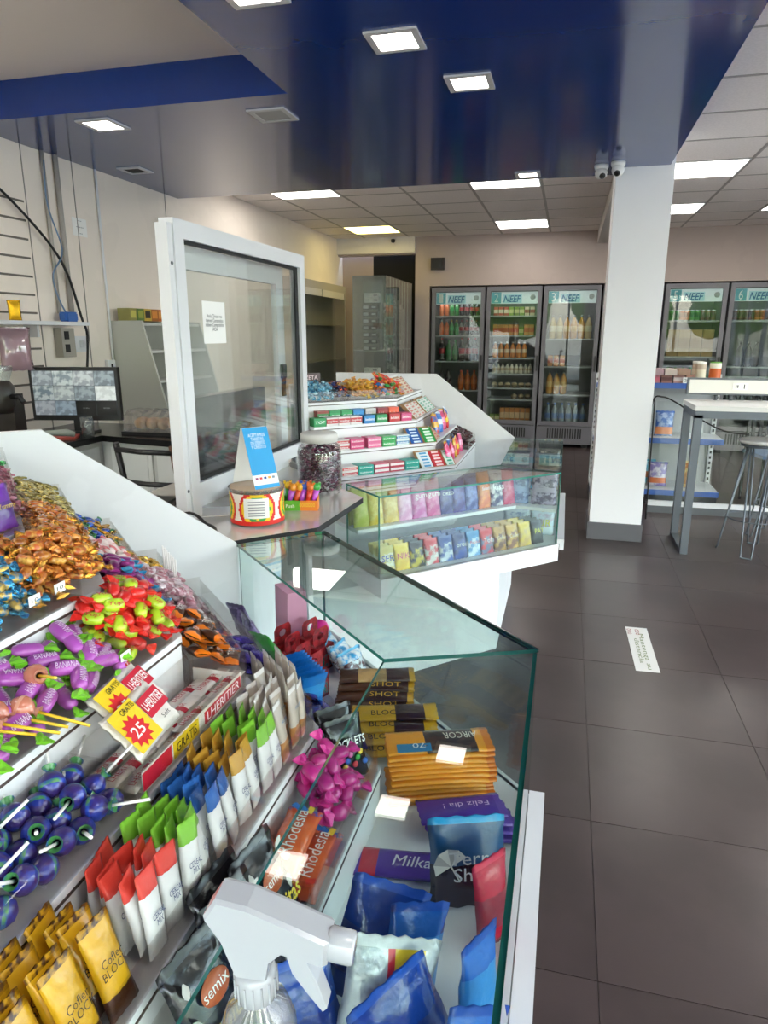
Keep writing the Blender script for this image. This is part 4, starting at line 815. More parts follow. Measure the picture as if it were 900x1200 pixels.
# ---- tier 1 (top)
tray(F1, 1, -.80, -.332, 'clear tray of purple pouches on the top tier of the straight run', .14); tray(F2, 1, .445, .95, 'clear tray of pink and green sweets at the top of the angled return', .14)
pou = bag('sweet_pouch', .055, .075, .022, wrap('#6a2aa0'), wrap('#7c3ab4'), wrap('#512088'), (.3, .6), 'Yummy', '#e8c840', .7, .5)
for q in range(6):
    pou.place(F1 @ T(-.362 - .058 * q, dk(1) + .026, zk(1) + .004) @ RX(-.22) @ RZ(R.uniform(-.2, .2)), 'purple sweet pouch with yellow lettering in the top tray, place %s from the corner' % ORD[q], 'purple pouches')
cream = twist('cream_candy', .026, .010, .012, wrap('#e6cfae'), wrap('#c8342c')); goldc = twist('gold_candy', .022, .009, .012, foil('#d0a040'), foil('#e0bc60'))
ble = twist('turquoise_candy', .026, .013, .008, wrap('#2f9ab8'), wrap('#3aa8c4'))
pile(F1, 1, -.75, -.335, [cream, cream, goldc, ble], ['cream and red wrapped candy heaped in the top tray'] * 2 + ['small gold foil candy heaped in the top tray', 'turquoise wrapped candy among the cream ones'], 'candies behind the purple pouches', .030, .024, 3, d0=dk(1) + .05, d1=dk(1) + .135, lift=.03, rise=.06)
pnk = twist('berry_candy', .024, .009, .010, wrap('#7a3a4c'), wrap('#a85a70')); grn = twist('green_candy', .022, .008, .011, wrap('#2c9a48'), foil('#5ab870'))
pile(F2, 1, .42, .80, [pnk], 'dark pink wrapped candy in the uppermost tray by the white panel', 'dark pink candies', .028, .022, 2, d1=dk(1) + .13)
pile(F2, 1, .82, .93, [grn], 'green foil candy against the white end panel', 'green foil candies', .026, .022, 2, d1=dk(1) + .13)
# ---- tier 2
tray(F1, 2, -.445, -.365, 'clear tray of orange caramels on the second tier next to the corner'); tray(F1, 2, -.80, -.45, 'clear tray of blue and gold candies on the second tier')
tray(F2, 2, .365, .60, 'clear tray of orange caramels on the angled second tier'); tray(F2, 2, .605, .96, 'clear tray of olive gold candies on the angled second tier')
cara = twist('caramel', .030, .0095, .013, mat('caramel_film', '#a85a22', rough=.18, coat=.6, bump=1.0, bscale=110, vary=.25, noise=.5, nscale=60, col2='#d89040'), foil('#c87a34')); cara2 = twist('caramel', .030, .0095, .013, wrap('#c8602a', bump=1.0, bscale=110, noise=.5, nscale=60, col2='#e8b050'), foil('#d89a3c'))
pile(F1, 2, -.455, -.31, [cara, cara2], 'orange caramel in golden twist wrap heaped at the counter corner', 'orange caramels', .027, .020, 4, lift=.02)
pile(F2, 2, .32, .60, [cara, cara2], 'orange caramel in golden twist wrap heaped at the counter corner', 'orange caramels', .027, .020, 4, lift=.02)
blg = twist('blue_gold_candy', .028, .010, .012, mat('blue_gold_foil', '#2a86b8', rough=.25, metal=.4, noise=.5, nscale=70, col2='#d8b860', bump=.5, bscale=150, vary=.15), foil('#4a9ac0'))
pile(F1, 2, -.79, -.455, [blg], 'blue and gold foil candy in the second tier tray', 'blue and gold candies', .026, .020, 4, lift=.02)
olv = twist('olive_candy', .028, .009, .014, foil('#b8a458'), foil('#c8b878')); olv2 = twist('olive_candy', .028, .009, .014, foil('#8f7a30'), foil('#a89a58'))
pile(F2, 2, .61, .95, [olv, olv2], 'olive gold foil candy on the angled second tier', 'olive gold candies', .027, .021, 3)
# ---- tier 3
tray(F1, 3, -.405, -.285, 'clear tray of red and lime candies on the third tier'); tray(F1, 3, -.80, -.41, 'clear tray of purple and green candies on the third tier')
tray(F2, 3, .285, .50, 'clear tray of bright candies on the angled third tier'); tray(F2, 3, .505, .96, 'clear tray of white and mixed candies on the angled third tier')
PUR, LGR = wrap('#ae54b0', bump=.35), wrap('#7cc832', bump=.5, bscale=90)
ban = twist('fruit_candy', .046, .0125, .018, PUR, LGR, 'BANANA', '#f0d8f0', True, 10)
for q in range(48):
    i, j = q % 12, q // 12
    t_ = -.425 - .030 * i + R.uniform(-.006, .006); d_ = dk(3) + .016 + .025 * j + R.uniform(-.004, .004)
    ban.place(F1 @ T(t_, d_, zk(3) + .026 + .5 * (.025 * j) + .016 * (i % 2)) @ RX(.4) @ RZ(R.choice([.6, .9, 1.2, -.3, 2.6, .3]) + R.uniform(-.3, .3)) @ RX(R.uniform(-.3, .5)), 'purple candy with bright green twisted ends in the third tier tray', 'purple and green candies')
rdl = twist('fruit_candy', .034, .012, .015, wrap('#b8d832', bump=.4), wrap('#e02a22', bump=.5), 'Yup', '#c03040', True, 10); rdd = twist('fruit_candy', .034, .012, .015, wrap('#d82a24', bump=.5), wrap('#e23a28', bump=.5), None, '#fff', True, 10)
pile(F1, 3, -.41, -.265, [rdl, rdd, rdl], ['lime candy with red twisted ends in the third tier tray', 'plain red twisted candy in the third tier tray', 'lime candy with red twisted ends in the third tier tray', 'plain red twisted candy in the third tier tray'], 'red and lime candies', .036, .026, 4, rmax=1.5)
pile(F2, 3, .27, .38, [rdl, rdd], ['lime candy with red twisted ends past the counter corner', 'plain red twisted candy past the counter corner'], 'red and lime candies', .042, .030, 3)
mgt = twist('magenta_candy', .032, .011, .013, wrap('#8a2a78'), wrap('#2a98c8')); mg2 = twist('magenta_candy', .032, .011, .013, wrap('#6a1f5c'), wrap('#a02a80'))
pile(F2, 3, .39, .50, [mgt, mg2], ['magenta candy with blue twisted ends on the angled third tier', 'dark magenta candy on the angled third tier'], 'magenta candies', .030, .024, 4)
whp = twist('milk_candy', .028, .010, .012, wrap('#ecd8d4'), wrap('#d8787c')); mx1 = twist('foil_candy', .026, .009, .012, foil('#c89038'), foil('#e0b050')); mx2 = twist('foil_candy', .026, .009, .012, foil('#3a5ab0'), foil('#4a8a58'))
pile(F2, 3, .51, .70, [whp], 'white and pink wrapped candy on the angled third tier', 'white and pink candies', .027, .022, 3)
pile(F2, 3, .71, .94, [mx1, mx2], ['gold foil candy among mixed ones near the white panel', 'blue and green foil candy among mixed ones near the white panel'], 'mixed foil candies', .027, .022, 3)
# yellow-stick lollipops and clear sweets at the left end of tier 3
def lolly(name, r, c, c2, stick, sl, txt=None):
    ball = MB().lathe([(.002, -r), (r * .6, -r * .82), (r * .95, -r * .3), (r, 0), (r * .92, r * .4), (r * .62, r * .8), (r * .25, r * 1.05), (r * .35, r * 1.25), (r * .55, r * 1.5)], 12, [0, 0, 1, 0, 0, 0, 1, 1], close=False)
    pr = [('stick', MB().tube([(0, 0, r * .9), (0, 0, r + sl)], .0021, 8).mesh('stick', stick), Matrix())]
    if txt: pr.append(('lettering', text(txt, r * 1.3, ink('#e8e0f0'), r * .5), T(0, -r - .0006, 0) @ FRONT))
    p = Proto(name, 'lollipop', ball.mesh(name, [c, c2]), pr); p.r = r; return p
ystk = mat('yellow_stick', '#e8c22c', rough=.4); wstk = mat('white_stick', '#ece9e6', rough=.4)
lpk = lolly('lollipop', .016, mat('clear_pink_sweet', '#c87a62', rough=.15, coat=.7), wrap('#d89a80'), ystk, .075)
for q, (t_, d_, rz, rx) in enumerate([(-.615, .012, .3, 1.9), (-.64, .03, .5, 1.95), (-.665, .022, .4, 1.85), (-.69, .04, .6, 1.9), (-.56, .035, 2.6, -1.25)]):
    lpk.place(F1 @ T(t_, dk(3) + d_ + .01, zk(3) + .052 + .004 * q) @ RZ(rz) @ RX(rx), 'lollipop with yellow stick lying on purple candies, place %s from the corner' % ORD[q], 'yellow stick lollipops')
sph = Proto('candy_egg', 'candy', MB().lathe([(.002, -.022), (.014, -.018), (.021, -.004), (.022, .006), (.015, .018), (.002, .023)], 14, [0, 0, 1, 1, 1]).mesh('candy_egg', [wrap('#c83048'), wrap('#2a6aa8')]), [])
sph.place(F1 @ T(-.672, dk(3) + .045 - .065, zk(3) + .03 - .0) @ RX(.5) if 0 else F1 @ T(-.725, dk(3) + .03, zk(3) + .026), 'red and blue wrapped ball at the left photo edge', None)
# ---- tier 4
tray(F1, 4, -.86, -.575, 'clear tray of blue lollipops on the fourth tier'); tray(F1, 4, -.57, -.235, 'clear tray of nougat bars on the fourth tier')
tray(F2, 4, .235, .44, 'clear tray of dark orange chocolates on the angled fourth tier'); tray(F2, 4, .445, .96, 'clear tray of pink and gold sweets on the angled fourth tier')
lbl = lolly('lollipop', .0175, wrap('#2a3a98', noise=.5, nscale=50, col2='#3a2a6a'), wrap('#4a8a50', noise=.6, nscale=60, col2='#2a4ab0'), wstk, .055, 'POP')
for q in range(24):
    i, j = q % 8, q // 8
    lbl.place(F1 @ T(-.60 - .032 * i + R.uniform(-.004, .004), dk(4) + .024 + .031 * j, zk(4) + .0235 + .012 * j + .012 * (i % 2)) @ RZ(R.uniform(-3, 3)) @ RX(R.uniform(.9, 1.45)), 'blue wrapped lollipop with white stick in the fourth tier tray', 'blue lollipops')
LW, LR, LY = wrap('#eae4da', rough=.3), wrap('#c01f38'), wrap('#ecc92a')
nou = bar('nougat_bar', .105, .026, .010, LW, LW, LR, (.45, .6), txts=[('LHERITIER', .062, .010, '#b81f34', -.012, 0, 0, 0)])
for q in range(15):
    i, j, l = q % 3, (q // 3) % 3, q // 9
    if l and i == 2: continue
    nou.place(F1 @ T(-.30 - .108 * i + .03 * l, dk(4) + .024 + .031 * j, zk(4) + .0110 + .0115 * l + .0008) @ RZ(R.uniform(-.05, .05)), 'thin red and white nougat bar in the fourth tier tray, %s row' % ORD[j], 'nougat bars')
ncx = thing('nougat_carton', 'white nougat display carton with yellow and red print along the tray front', 'carton', F1 @ T(-.40, dk(4) + .0055, zk(4) + .004))
part('front', MB().box(-.155, 0, 0, .155, .0015, .034), LW, ncx); part('floor', MB().box(-.155, .0015, 0, .155, .098, .001), LW, ncx); part('end', MB().box(.154, .0015, .001, .1555, .098, .03), LW, ncx)
part('yellow_field', MB().box(-.075, -.0006, .003, .0, 0, .031), LY, ncx); part('red_field', MB().box(.02, -.0006, .006, .15, 0, .028), ink('#c81f36'), ncx); part('red_field', MB().box(-.155, -.0006, .003, -.08, 0, .031), ink('#c81f36'), ncx)
link('lettering', text('GRATIS', .06, ink('#1c1c1c'), .016), ncx, T(-.037, -.0012, .017) @ FRONT); link('lettering', text('LHERITIER', .115, ink('#f8f2f0'), .016), ncx, T(.085, -.0012, .017) @ FRONT)
def nougat_pack(M, label):
    t = thing('nougat_pack', label, 'pack', M, 'nougat multipacks')
    part('bag', bag_mesh('bag', .085, .125, .018, [LW, LW, LW]), None, t, RY(PI / 2) @ T(-.0425, 0, -.0625))
    part('yellow_field', MB().box(-.060, -.0102, .008, .002, -.0096, .078), LY, t); part('red_field', MB().box(.004, -.0106, .032, .060, -.010, .066), ink('#c81f36'), t)
    st = MB(); pts = [(-.034 + (.027 if q % 2 else .019) * math.cos(q * PI / 12), .036 + (.027 if q % 2 else .019) * math.sin(q * PI / 12)) for q in range(24)]
    st.add([(x, -.0110, z) for x, z in pts], [tuple(range(24))]); part('starburst', st, ink('#d8242c'), t)
    link('lettering', text('25', .026, ink('#f8f0e8'), .018, thick=.01), t, T(-.034, -.0116, .036) @ FRONT); link('lettering', text('GRATIS', .034, ink('#1c1c1c'), .009), t, T(-.018, -.0112, .069) @ FRONT)
    link('lettering', text('LHERITIER', .050, ink('#f8f2f0'), .015, thick=.01), t, T(.032, -.0114, .05) @ FRONT); link('lettering', text('Soft', .02, ink('#3a2a2a'), .008), t, T(.032, -.0112, .022) @ FRONT)
nougat_pack(F1 @ T(-.49, dk(4) + .012, zk(4) + .052) @ RZ(.12) @ RX(-.80), 'front nougat multipack with yellow panel reading gratis, leaning on the tray')
nougat_pack(F1 @ T(-.468, dk(4) + .046, zk(4) + .072) @ RZ(.15) @ RX(-.85), 'rear nougat multipack half hidden behind another')
tof = bar('toffee_chocolate', .052, .036, .018, wrap('#42200f', noise=.3), wrap('#e8861c'), wrap('#e87a1a'), (.0, .22), 'chocolate', [('TOFI', .026, .012, '#f0e8e0', .004, 0, 0, 0)]); tof.r = .013
pile(F2, 4, .245, .42, [tof], 'brown and orange toffee chocolate square on the angled fourth tier', 'toffee chocolates', .050, .036, 3, rmax=.7, jit=.15)
slv = bar('silver_bar', .07, .026, .012, wrap('#c8c8cc'), wrap('#2a2a30'), wrap('#2a2a34'), (.3, .6)); slv.r = .008
for q in range(6): slv.place(F2 @ T(.47 + .028 * (q % 2), dk(4) + .045, zk(4) + .012 + .0145 * (q // 2)) @ RZ(PI / 2 + R.uniform(-.15, .15)), 'silver and black bar in the %s layer behind the toffees' % ['bottom', 'middle', 'top'][q // 2], 'silver bars')
pkw = twist('striped_candy', .036, .013, .012, wrap('#9a5a68', noise=.5, nscale=60, col2='#d8c8cc'), wrap('#b88a94'))
pile(F2, 4, .53, .72, [pkw], 'dull pink striped candy on the angled fourth tier', 'dull pink candies', .032, .027, 3); pile(F2, 4, .74, .94, [goldc], 'small gold candy on the angled fourth tier by the panel', 'small gold candies', .027, .024, 2)
# ---- tier 5: standing bars
tray(F1, 5, -.96, -.182, 'long clear tray of standing cereal bars on the fifth tier'); tray(F2, 5, .19, .50, 'clear tray of pale bars and violet packs on the angled fifth tier'); tray(F2, 5, .505, .96, 'clear tray of clear pink bags on the angled fifth tier')
CW = wrap('#e4e3e2', rough=.35)
def cer(h): return bag('cereal_bar', .036, .112, .016, CW, wrap(h), wrap(h), (.72, .95), 'CEREAL\nMIX', '#23306e', .62, .45, 'bar', th2=.018)
yb = bag('chocolate_bar', .046, .112, .018, wrap('#dca91e'), wrap('#b8860f', noise=.6, nscale=90, col2='#4a2a10'), wrap('#4a2816'), (.0, .28), 'Cofler\nBLOCK', '#3a2010', .8, .55, 'bar', th2=.022)
gb = bag('biscuit_bar', .034, .112, .014, wrap('#c9beb0'), wrap('#e6e2dc'), wrap('#b8814c'), (.05, .4), 'FRUTI', '#4a7ab0', .6, .7, 'bar')
SEQ = [('red', cer('#d6463a'), 2), ('green', cer('#7ab436'), 2), ('blue', cer('#2a5a9c'), 2), ('ochre', cer('#b88a30'), 2), ('green', cer('#7ab436'), 2), ('pale', gb, 3)]
t_ = -.925
for q in range(4):
    for l in range(4): yb.place(F1 @ T(t_ + .052 * q + R.uniform(-.002, .002), dk(5) + .012 + .020 * l, zk(5) + .004) @ RZ(R.uniform(-.15, .15)) @ RX(-.34 + R.uniform(-.05, .05)), 'yellow standing chocolate bar on the fifth tier, %s column from left, %s row' % (ORD[q], ORD[l]), 'yellow standing bars')
t_ += .052 * 4
n_ = 0
for nm, p, c in SEQ:
    for q in range(c):
        for l in range(5):
            p.place(F1 @ T(t_ + .021 + R.uniform(-.003, .003), dk(5) + .014 + .0185 * l, zk(5) + .0035 + R.uniform(0, .010)) @ RZ(R.uniform(-.28, .28)) @ RX(-.10 + R.uniform(-.08, .06)) @ RY(R.uniform(-.09, .09)), '%s topped cereal bar standing on the fifth tier, column %s, %s row' % (nm, ['one', 'two', 'three', 'four', 'five', 'six', 'seven', 'eight', 'nine', 'ten', 'eleven', 'twelve', 'thirteen'][n_], ORD[l]), 'standing cereal bars')
        n_ += 1; t_ += .0405
for q in range(3):
    for l in range(3): gb.place(F2 @ T(.225 + .038 * q, dk(5) + .016 + .026 * l, zk(5) + .0035) @ RX(-.1), 'pale biscuit bar past the corner, column %s, row %s' % (ORD[q], ORD[l]), 'pale biscuit bars')
vio = bar('violet_pack', .05, .04, .016, foil('#3a2a86'), wrap('#2a1f6a'), foil('#4a3aa0'), (.3, .6), 'candy'); vio.r = .011
pile(F2, 5, .345, .49, [vio], 'shiny violet pack on the angled fifth tier', 'violet packs', .048, .036, 3, rmax=.8)
cpb = Proto('sweet_bag', 'bag', bag_mesh('sweet_bag', .07, .07, .03, [pane('pink_clear_film', '#d8c0c8', .10, body='#a87884', fac=.55)] * 3)); cpb.r = .015
for q in range(6): cpb.place(F2 @ T(.55 + .065 * q, dk(5) + .045, zk(5) + .006) @ RX(-.3) @ RZ(R.uniform(-.2, .2)), 'translucent pink sweet bag on the angled fifth tier, place %s from the corner' % ORD[q], 'pink sweet bags')
lst = lolly('lollipop', .012, wrap('#4a2038'), wrap('#5a3048'), wstk, .07)
for q in range(7): lst.place(F2 @ T(.64 + .021 * q, dk(4) + .028, zk(4) + .042), 'small dark lollipop with upright white stick by the end panel, place %s from left' % ORD[6 - q], 'upright white sticks')
# ---- tier 6
tray(F1, 6, -.50, -.135, 'clear tray of orange packs and magenta sweets on the lowest tier'); tray(F1, 6, -1.0, -.505, 'clear tray of black seed bags on the lowest tier'); tray(F2, 6, .145, .50, 'clear tray of violet sweets on the lowest angled tier')
sem = bag('seed_bag', .105, .15, .035, wrap('#17161a', rough=.22), wrap('#201f24'), wrap('#111014'), (.2, .5), 'Pepitas', '#e0c02a', .75, .36, 'bag', .015, th2=.03, shear=.2)
smd = text('semix', .042, ink('#f0ece8'), .013); ovl = MB().lathe([(.024, 0), (.0235, .0006), (.001, .0008)], 20); ovm = ovl.mesh('oval_badge', ink('#b5562c'))
seed = MB().lathe([(.001, -.010), (.005, -.005), (.0055, .002), (.001, .010)], 8).mesh('seed_print', ink('#b8b4ae'))
for q in range(4):
    o = sem.place(F1 @ T(-.545 - .085 * q if q < 3 else -.60, dk(6) + .022 + (.03 if q == 3 else 0), zk(6) + .005) @ RZ(-.15 + R.uniform(-.05, .05)) @ RX(-.42), ['black seed bag nearest the orange packs', 'black seed bag in the middle reading Pepitas', 'black seed bag at the bottom of the photo', 'black seed bag leaning behind the others'][q], 'black seed bags')
    link('oval_badge', ovm, o, T(0, -.0185, .095) @ FRONT @ SC(1, .75, 1)); link('lettering', smd, o, T(0, -.0195, .095) @ FRONT)
    for s_ in range(6): link('seed_print', seed, o, T([-.035, .04, -.04, .03, -.01, .042][s_], -.0165, [.12, .125, .08, .07, .03, .1][s_]) @ RY(s_ * 1.1) @ SC(1, .15, 1))
rho = bar('biscuit_pack', .15, .060, .032, wrap('#e0622a'), wrap('#d8552a', noise=.7, nscale=70, col2='#3a6ab8'), wrap('#e0622a'), None, 'biscuit', [('Rhodesia', .10, .022, '#f4eee6', .0, .0, 0, 0)])
rconf = [MB().box(-.008, -.005, 0, .008, .005, .0004).mesh('confetti', ink(c)) for c in ('#f2c82a', '#2a70b8', '#e8402a')]
for q, (t_, d_, z_, rz) in enumerate([(-.415, .034, .0195, .02), (-.412, .078, .026, -.03), (-.42, .066, .058, .06)]):
    o = rho.place(F1 @ T(t_ + .0, dk(6) + d_, zk(6) + z_) @ RZ(rz) @ RX(.12), ['orange Rhodesia biscuit pack at the front of the lowest tray', 'orange Rhodesia biscuit pack at the rear of the lowest tray', 'orange Rhodesia biscuit pack lying on top of two others'][q], 'orange biscuit packs')
    for s_ in range(5): link('confetti', rconf[s_ % 3], o, T([-.058, .058, -.054, .056, .056, -.02, .02][s_], [.014, .013, -.014, -.012, .0, -.019, .019][s_], .0175) @ RZ(s_))
mag = twist('chewy_sweet', .040, .014, .018, wrap('#b8287a', bump=.5), wrap('#d83a92', bump=.5), None, '#fff', True, 10)
pile(F1, 6, -.33, -.20, [mag], 'bright magenta wrapped sweet heaped on the lowest tier', 'magenta sweets', .042, .031, 3, rmax=1.2)
roc = bag('sweet_bag', .085, .12, .026, wrap('#131216', rough=.2), wrap('#1a191e'), wrap('#131216'), None, 'ROCKLETS', '#f2eef0', .85, .62, 'bag', .02, th2=.016)
dots = [MB().lathe([(.0065, 0), (.005, .0022), (.001, .003)], 10).mesh('sweet_print', ink(c)) for c in ('#d83a3a', '#3aa84a', '#e8c03a', '#3a6ac8', '#d86aa8')]
for q in range(2):
    o = roc.place(F1 @ T(-.175 + .035 * q, dk(6) + .045 + .03 * q, zk(6) + .005) @ RZ(-.7) @ RX(-.30), ['front black bag of coloured chocolate drops at the tier corner', 'rear black bag of coloured chocolate drops at the tier corner'][q], 'black sweet bags')
    for s_ in range(9): link('sweet_print', dots[s_ % 5], o, T(-.03 + .0075 * s_, -.0135, .04 + .012 * math.sin(s_ * 2.1)) @ FRONT)
pile(F2, 6, .16, .48, [vio], 'shiny violet pack on the lowest angled tier', 'violet packs', .05, .038, 2, rmax=.6)
# ---- display floor behind the glass
ZG = ZF + .0008
shot = bar('chocolate_bar', .19, .062, .016, wrap('#4a2a1a', noise=.2), wrap('#d8a01e'), wrap('#4a2418'), None, 'chocolate', [('SHOT', .075, .020, '#e8ae2a', .025, -.012, 0, 0)])
blk = bar('chocolate_bar', .20, .066, .015, wrap('#d2a01c'), wrap('#d8a820'), wrap('#3a2014'), (.55, .8), 'chocolate', [('BLOCK', .075, .018, '#2a1a0c', -.02, -.012, 0, 0)])
shy = bar('chocolate_bar', .19, .066, .016, wrap('#4a2a1a'), wrap('#e0a81e'), wrap('#c8a06a', noise=.3), (.3, .62), 'chocolate')
for q in range(3): blk.place(T(-.36, 1.445 - .002 * q, ZG + .009 + .0160 * q) @ RZ(.32 + R.uniform(-.03, .03)), 'yellow and brown chocolate bar under the fanned ones, %s' % ['bottom', 'middle', 'upper'][q], 'yellow brown chocolate bars')
for q in range(4): blk.place(T(-.345 + .004 * q, 1.425 - .028 * q, ZG + .066 - .0135 * q) @ RZ(.30 + R.uniform(-.05, .05)) @ RX(.10), 'yellow and brown chocolate bar in the fanned row, %s from the rear' % ORD[q], 'yellow brown chocolate bars')
for q in range(4): shot.place(T(-.43, 1.57 + .002 * q, ZG + .009 + .0170 * q) @ RZ(.28 + R.uniform(-.03, .03)), 'dark brown chocolate bar under the fanned ones, %s from the bottom' % ORD[q], 'dark brown chocolate bars')
for q in range(5): (shot if q else shy).place(T(-.425 + .004 * q, 1.56 - .027 * q, ZG + .084 - .0125 * q) @ RZ(.27 + R.uniform(-.05, .05)) @ RX(.10), 'dark brown chocolate bar with gold lettering in the fanned row, %s from the rear' % ORD[q], 'dark brown chocolate bars')
arc = bar('chocolate_tablet', .215, .088, .0115, wrap('#f09c22'), wrap('#e07a14'), wrap('#f09c22'), None, 'chocolate')
arc_top = bar('chocolate_tablet', .215, .088, .0115, wrap('#f09c22'), wrap('#e07a14'), wrap('#4a2a18', noise=.4, nscale=50, col2='#2a1a12'), (.4, .85), 'chocolate', [('AIRCOR', .07, .022, '#e8e0d4', .045, .008, PI, 0), ('70', .026, .016, '#f0f4f6', -.045, -.022, PI, 0)])
for q in range(11):
    o = (arc_top if q == 10 else arc).place(T(-.205 + R.uniform(-.004, .004), 1.245 + R.uniform(-.003, .003), ZG + .0065 + .0117 * q) @ RZ(.36 + R.uniform(-.03, .03)), 'orange chocolate tablet, topmost of the tall stack' if q == 10 else 'orange chocolate tablet in the tall stack, place %s from the bottom' % (ORD + ['tenth'])[q], 'stacked orange tablets')
    if q == 10: link('print_field', MB().box(-.09, -.04, .0052, -.02, -.012, .0056).mesh('print_field', ink('#2a7aa8')), o)
mil = bar('chocolate_tablet', .165, .075, .013, wrap('#5a3a9a'), wrap('#6a4aa8'), wrap('#c8283a'), (.05, .25), 'chocolate', [('Milka', .07, .026, '#f4f0f6', .02, .0, 0, .2)])
mil2 = bar('chocolate_tablet', .165, .075, .013, wrap('#543698'), wrap('#6a4aa8'), None, None, 'chocolate', [('Feliz dia !', .09, .014, '#d8c8ec', .01, 0, PI, 0)])
mil.place(T(-.235, 1.02, ZG + .0075) @ RZ(.12), 'purple and red Milka chocolate tablet lying alone on the case floor')
for q in range(4): (mil2 if q else mil).place(T(-.115 - .01 * q, 1.145, ZG + .0075 + .0138 * q) @ RZ(.25 + .05 * q), 'purple chocolate tablet beside the glass, %s of four' % ['bottom', 'second', 'third', 'topmost'][q], 'purple tablets by the glass')
ter = bag('chocolate_bag', .135, .15, .03, wrap('#2a1a1e', rough=.2), wrap('#2a98d0'), wrap('#17436e'), (.55, .95), 'Terr\nSho', '#c9c6cc', .5, .5, 'bag', th2=.05)
o = ter.place(T(-.105, .965, ZG + .002) @ RZ(.35) @ RX(-.25), 'dark bag with turquoise top and white umbrella drawing by the glass')
um = MB(); 
for q in range(5):
    a0, a1 = PI * q / 5, PI * (q + 1) / 5; um.add([(0, 0, 0), (.03 * math.cos(a0), 0, .03 * math.sin(a0)), (.03 * math.cos(a1), 0, .03 * math.sin(a1))], [(0, 1, 2)], q % 2)
um.box(-.0012, -.0002, -.03, .0012, .0002, 0, 0); link('umbrella_print', um.mesh('umbrella_print', [ink('#d8d4d0'), ink('#a8a4a4')]), o, T(-.03, -.0162, .075) @ RY(-.5))
red = bag('chocolate_bag', .075, .15, .03, wrap('#c0243c', rough=.2), wrap('#d0304a'), wrap('#8a1a2c'), (.2, .6))
red.place(T(-.055, .90, ZG + .002) @ RZ(.9) @ RX(-.12), 'narrow shiny red bag squeezed against the front glass')
blu = bag('snack_bag', .12, .17, .045, wrap('#1c3f96', rough=.18), wrap('#2450b0'), wrap('#16307a'), (.2, .6)); blu2 = bag('snack_bag', .09, .16, .03, wrap('#2a62b8', rough=.18), wrap('#1c48a0'), wrap('#3a86cc'), (.3, .7))
for q, (p, x, y, rz, rx, l) in enumerate([(blu, -.235, .745, .35, -.30, 'large shiny blue bag on the left of the blue group'), (blu2, -.165, .735, .6, -.22, 'medium blue bag second from left in the blue group'), (blu, -.115, .665, .8, -.15, 'dark blue bag in the middle of the blue group'), (blu2, -.06, .72, 1.15, -.1, 'blue bag nearest the front glass'), (blu2, -.085, .60, .7, -.15, 'light blue bag at the bottom edge of the photo'), (blu, -.255, .62, .4, -.2, 'blue bag behind the spray bottle trigger')]):
    p.place(T(x, y, ZG + .012) @ RZ(rz) @ RX(rx) @ RY([.35, .25, -.3, .15, .4, -.2][q]), l, 'blue bags on the case floor')
cor = Proto('snack_bag', 'bag', bag_mesh('snack_bag', .12, .20, .05, [wrap('#85888e', 'silver_wrap', metal=.3, noise=.5, nscale=30, col2='#c4c6ca'), wrap('#c4c6ca'), wrap('#cc2432'), wrap('#e0b81e')], None, n=12, xband=[(.4, .5, 2), (.5, .86, 3)]))
cor.place(T(-.19, .635, ZG + .006) @ RZ(.45) @ RX(-.2) @ RY(.25), 'silver, red and yellow snack bag at the bottom of the case')
ylr = bag('snack_bag', .10, .14, .04, wrap('#d8a028'), wrap('#c8302c'), wrap('#d83a2a'), (.6, .95)); ylr.place(T(-.07, .53, ZG + .003) @ RZ(.4) @ RX(-.2), 'yellow snack bag with red top at the bottom edge')
# angled case floor: red boxes, blue packs, light blue bag, green and purple bags, pink gift bag
rb = MB().box(-.035, -.02, 0, .035, .02, .075)
rbm = rb.mesh('sweet_box', mat('red_card_print', '#a81c26', rough=.4, noise=.4, nscale=60, col2='#7a121a'))
hd = MB(); N = 16
ring = [(.014 * math.cos(2 * PI * q / N), .103 + .011 * math.sin(2 * PI * q / N)) for q in range(N)]
def sq(a): 
    c, s_ = math.cos(a), math.sin(a); k = 1 / max(abs(c) / .034, abs(s_) / .026); return (k * c, .1015 + k * s_)
out = [sq(2 * PI * q / N) for q in range(N)]
for y in (-.001, .001): hd.v += [(x, y, z) for x, z in ring] + [(x, y, z) for x, z in out]
for q in range(N):
    j = (q + 1) % N; hd.face([q, N + q, N + j, j][::-1]); hd.face([2 * N + q, 3 * N + q, 3 * N + j, 2 * N + j]); hd.face([N + q, 3 * N + q, 3 * N + j, N + j]); hd.face([q, j, 2 * N + j, 2 * N + q])
hdm = hd.mesh('hang_tab', mat('red_card_print', '#a81c26'))
rbp = Proto('sweet_box', 'box', rbm, [('hang_tab', hdm, T(0, 0, -.001)), ('print_panel', MB().box(-.03, -.0207, .008, .03, -.02, .05).mesh('print_panel', mat('red_box_print', '#c8404a', rough=.4, noise=.8, nscale=90, col2='#2f8a8a')), Matrix())])
for q in range(6):
    rbp.place(F2 @ T(.60 + .072 * (q % 4) + (.14 if q > 3 else 0) - (.072 * 1 if q > 6 else 0), .215 - .085 * (q // 4), ZG) @ RZ(-1.1 + R.uniform(-.08, .08)), 'red hanging box on the angled case floor, %s row, place %s' % (['rear', 'front'][q // 4], ORD[q % 4]), 'red hanging boxes')
bpk = bar('sweet_pack', .11, .07, .008, wrap('#1f78c8'), wrap('#155aa8'), wrap('#3a98dc'), (.3, .6), 'packet')
for q in range(10): bpk.place(F2 @ T(.36 + .014 * q, .33, zk(6) + .058) @ RZ(.1) @ RY(1.25) @ RX(.0) @ RZ(0), 'thin blue packet standing in a row behind the red boxes, place %s' % (ORD + ['tenth'])[q], 'thin blue packets')
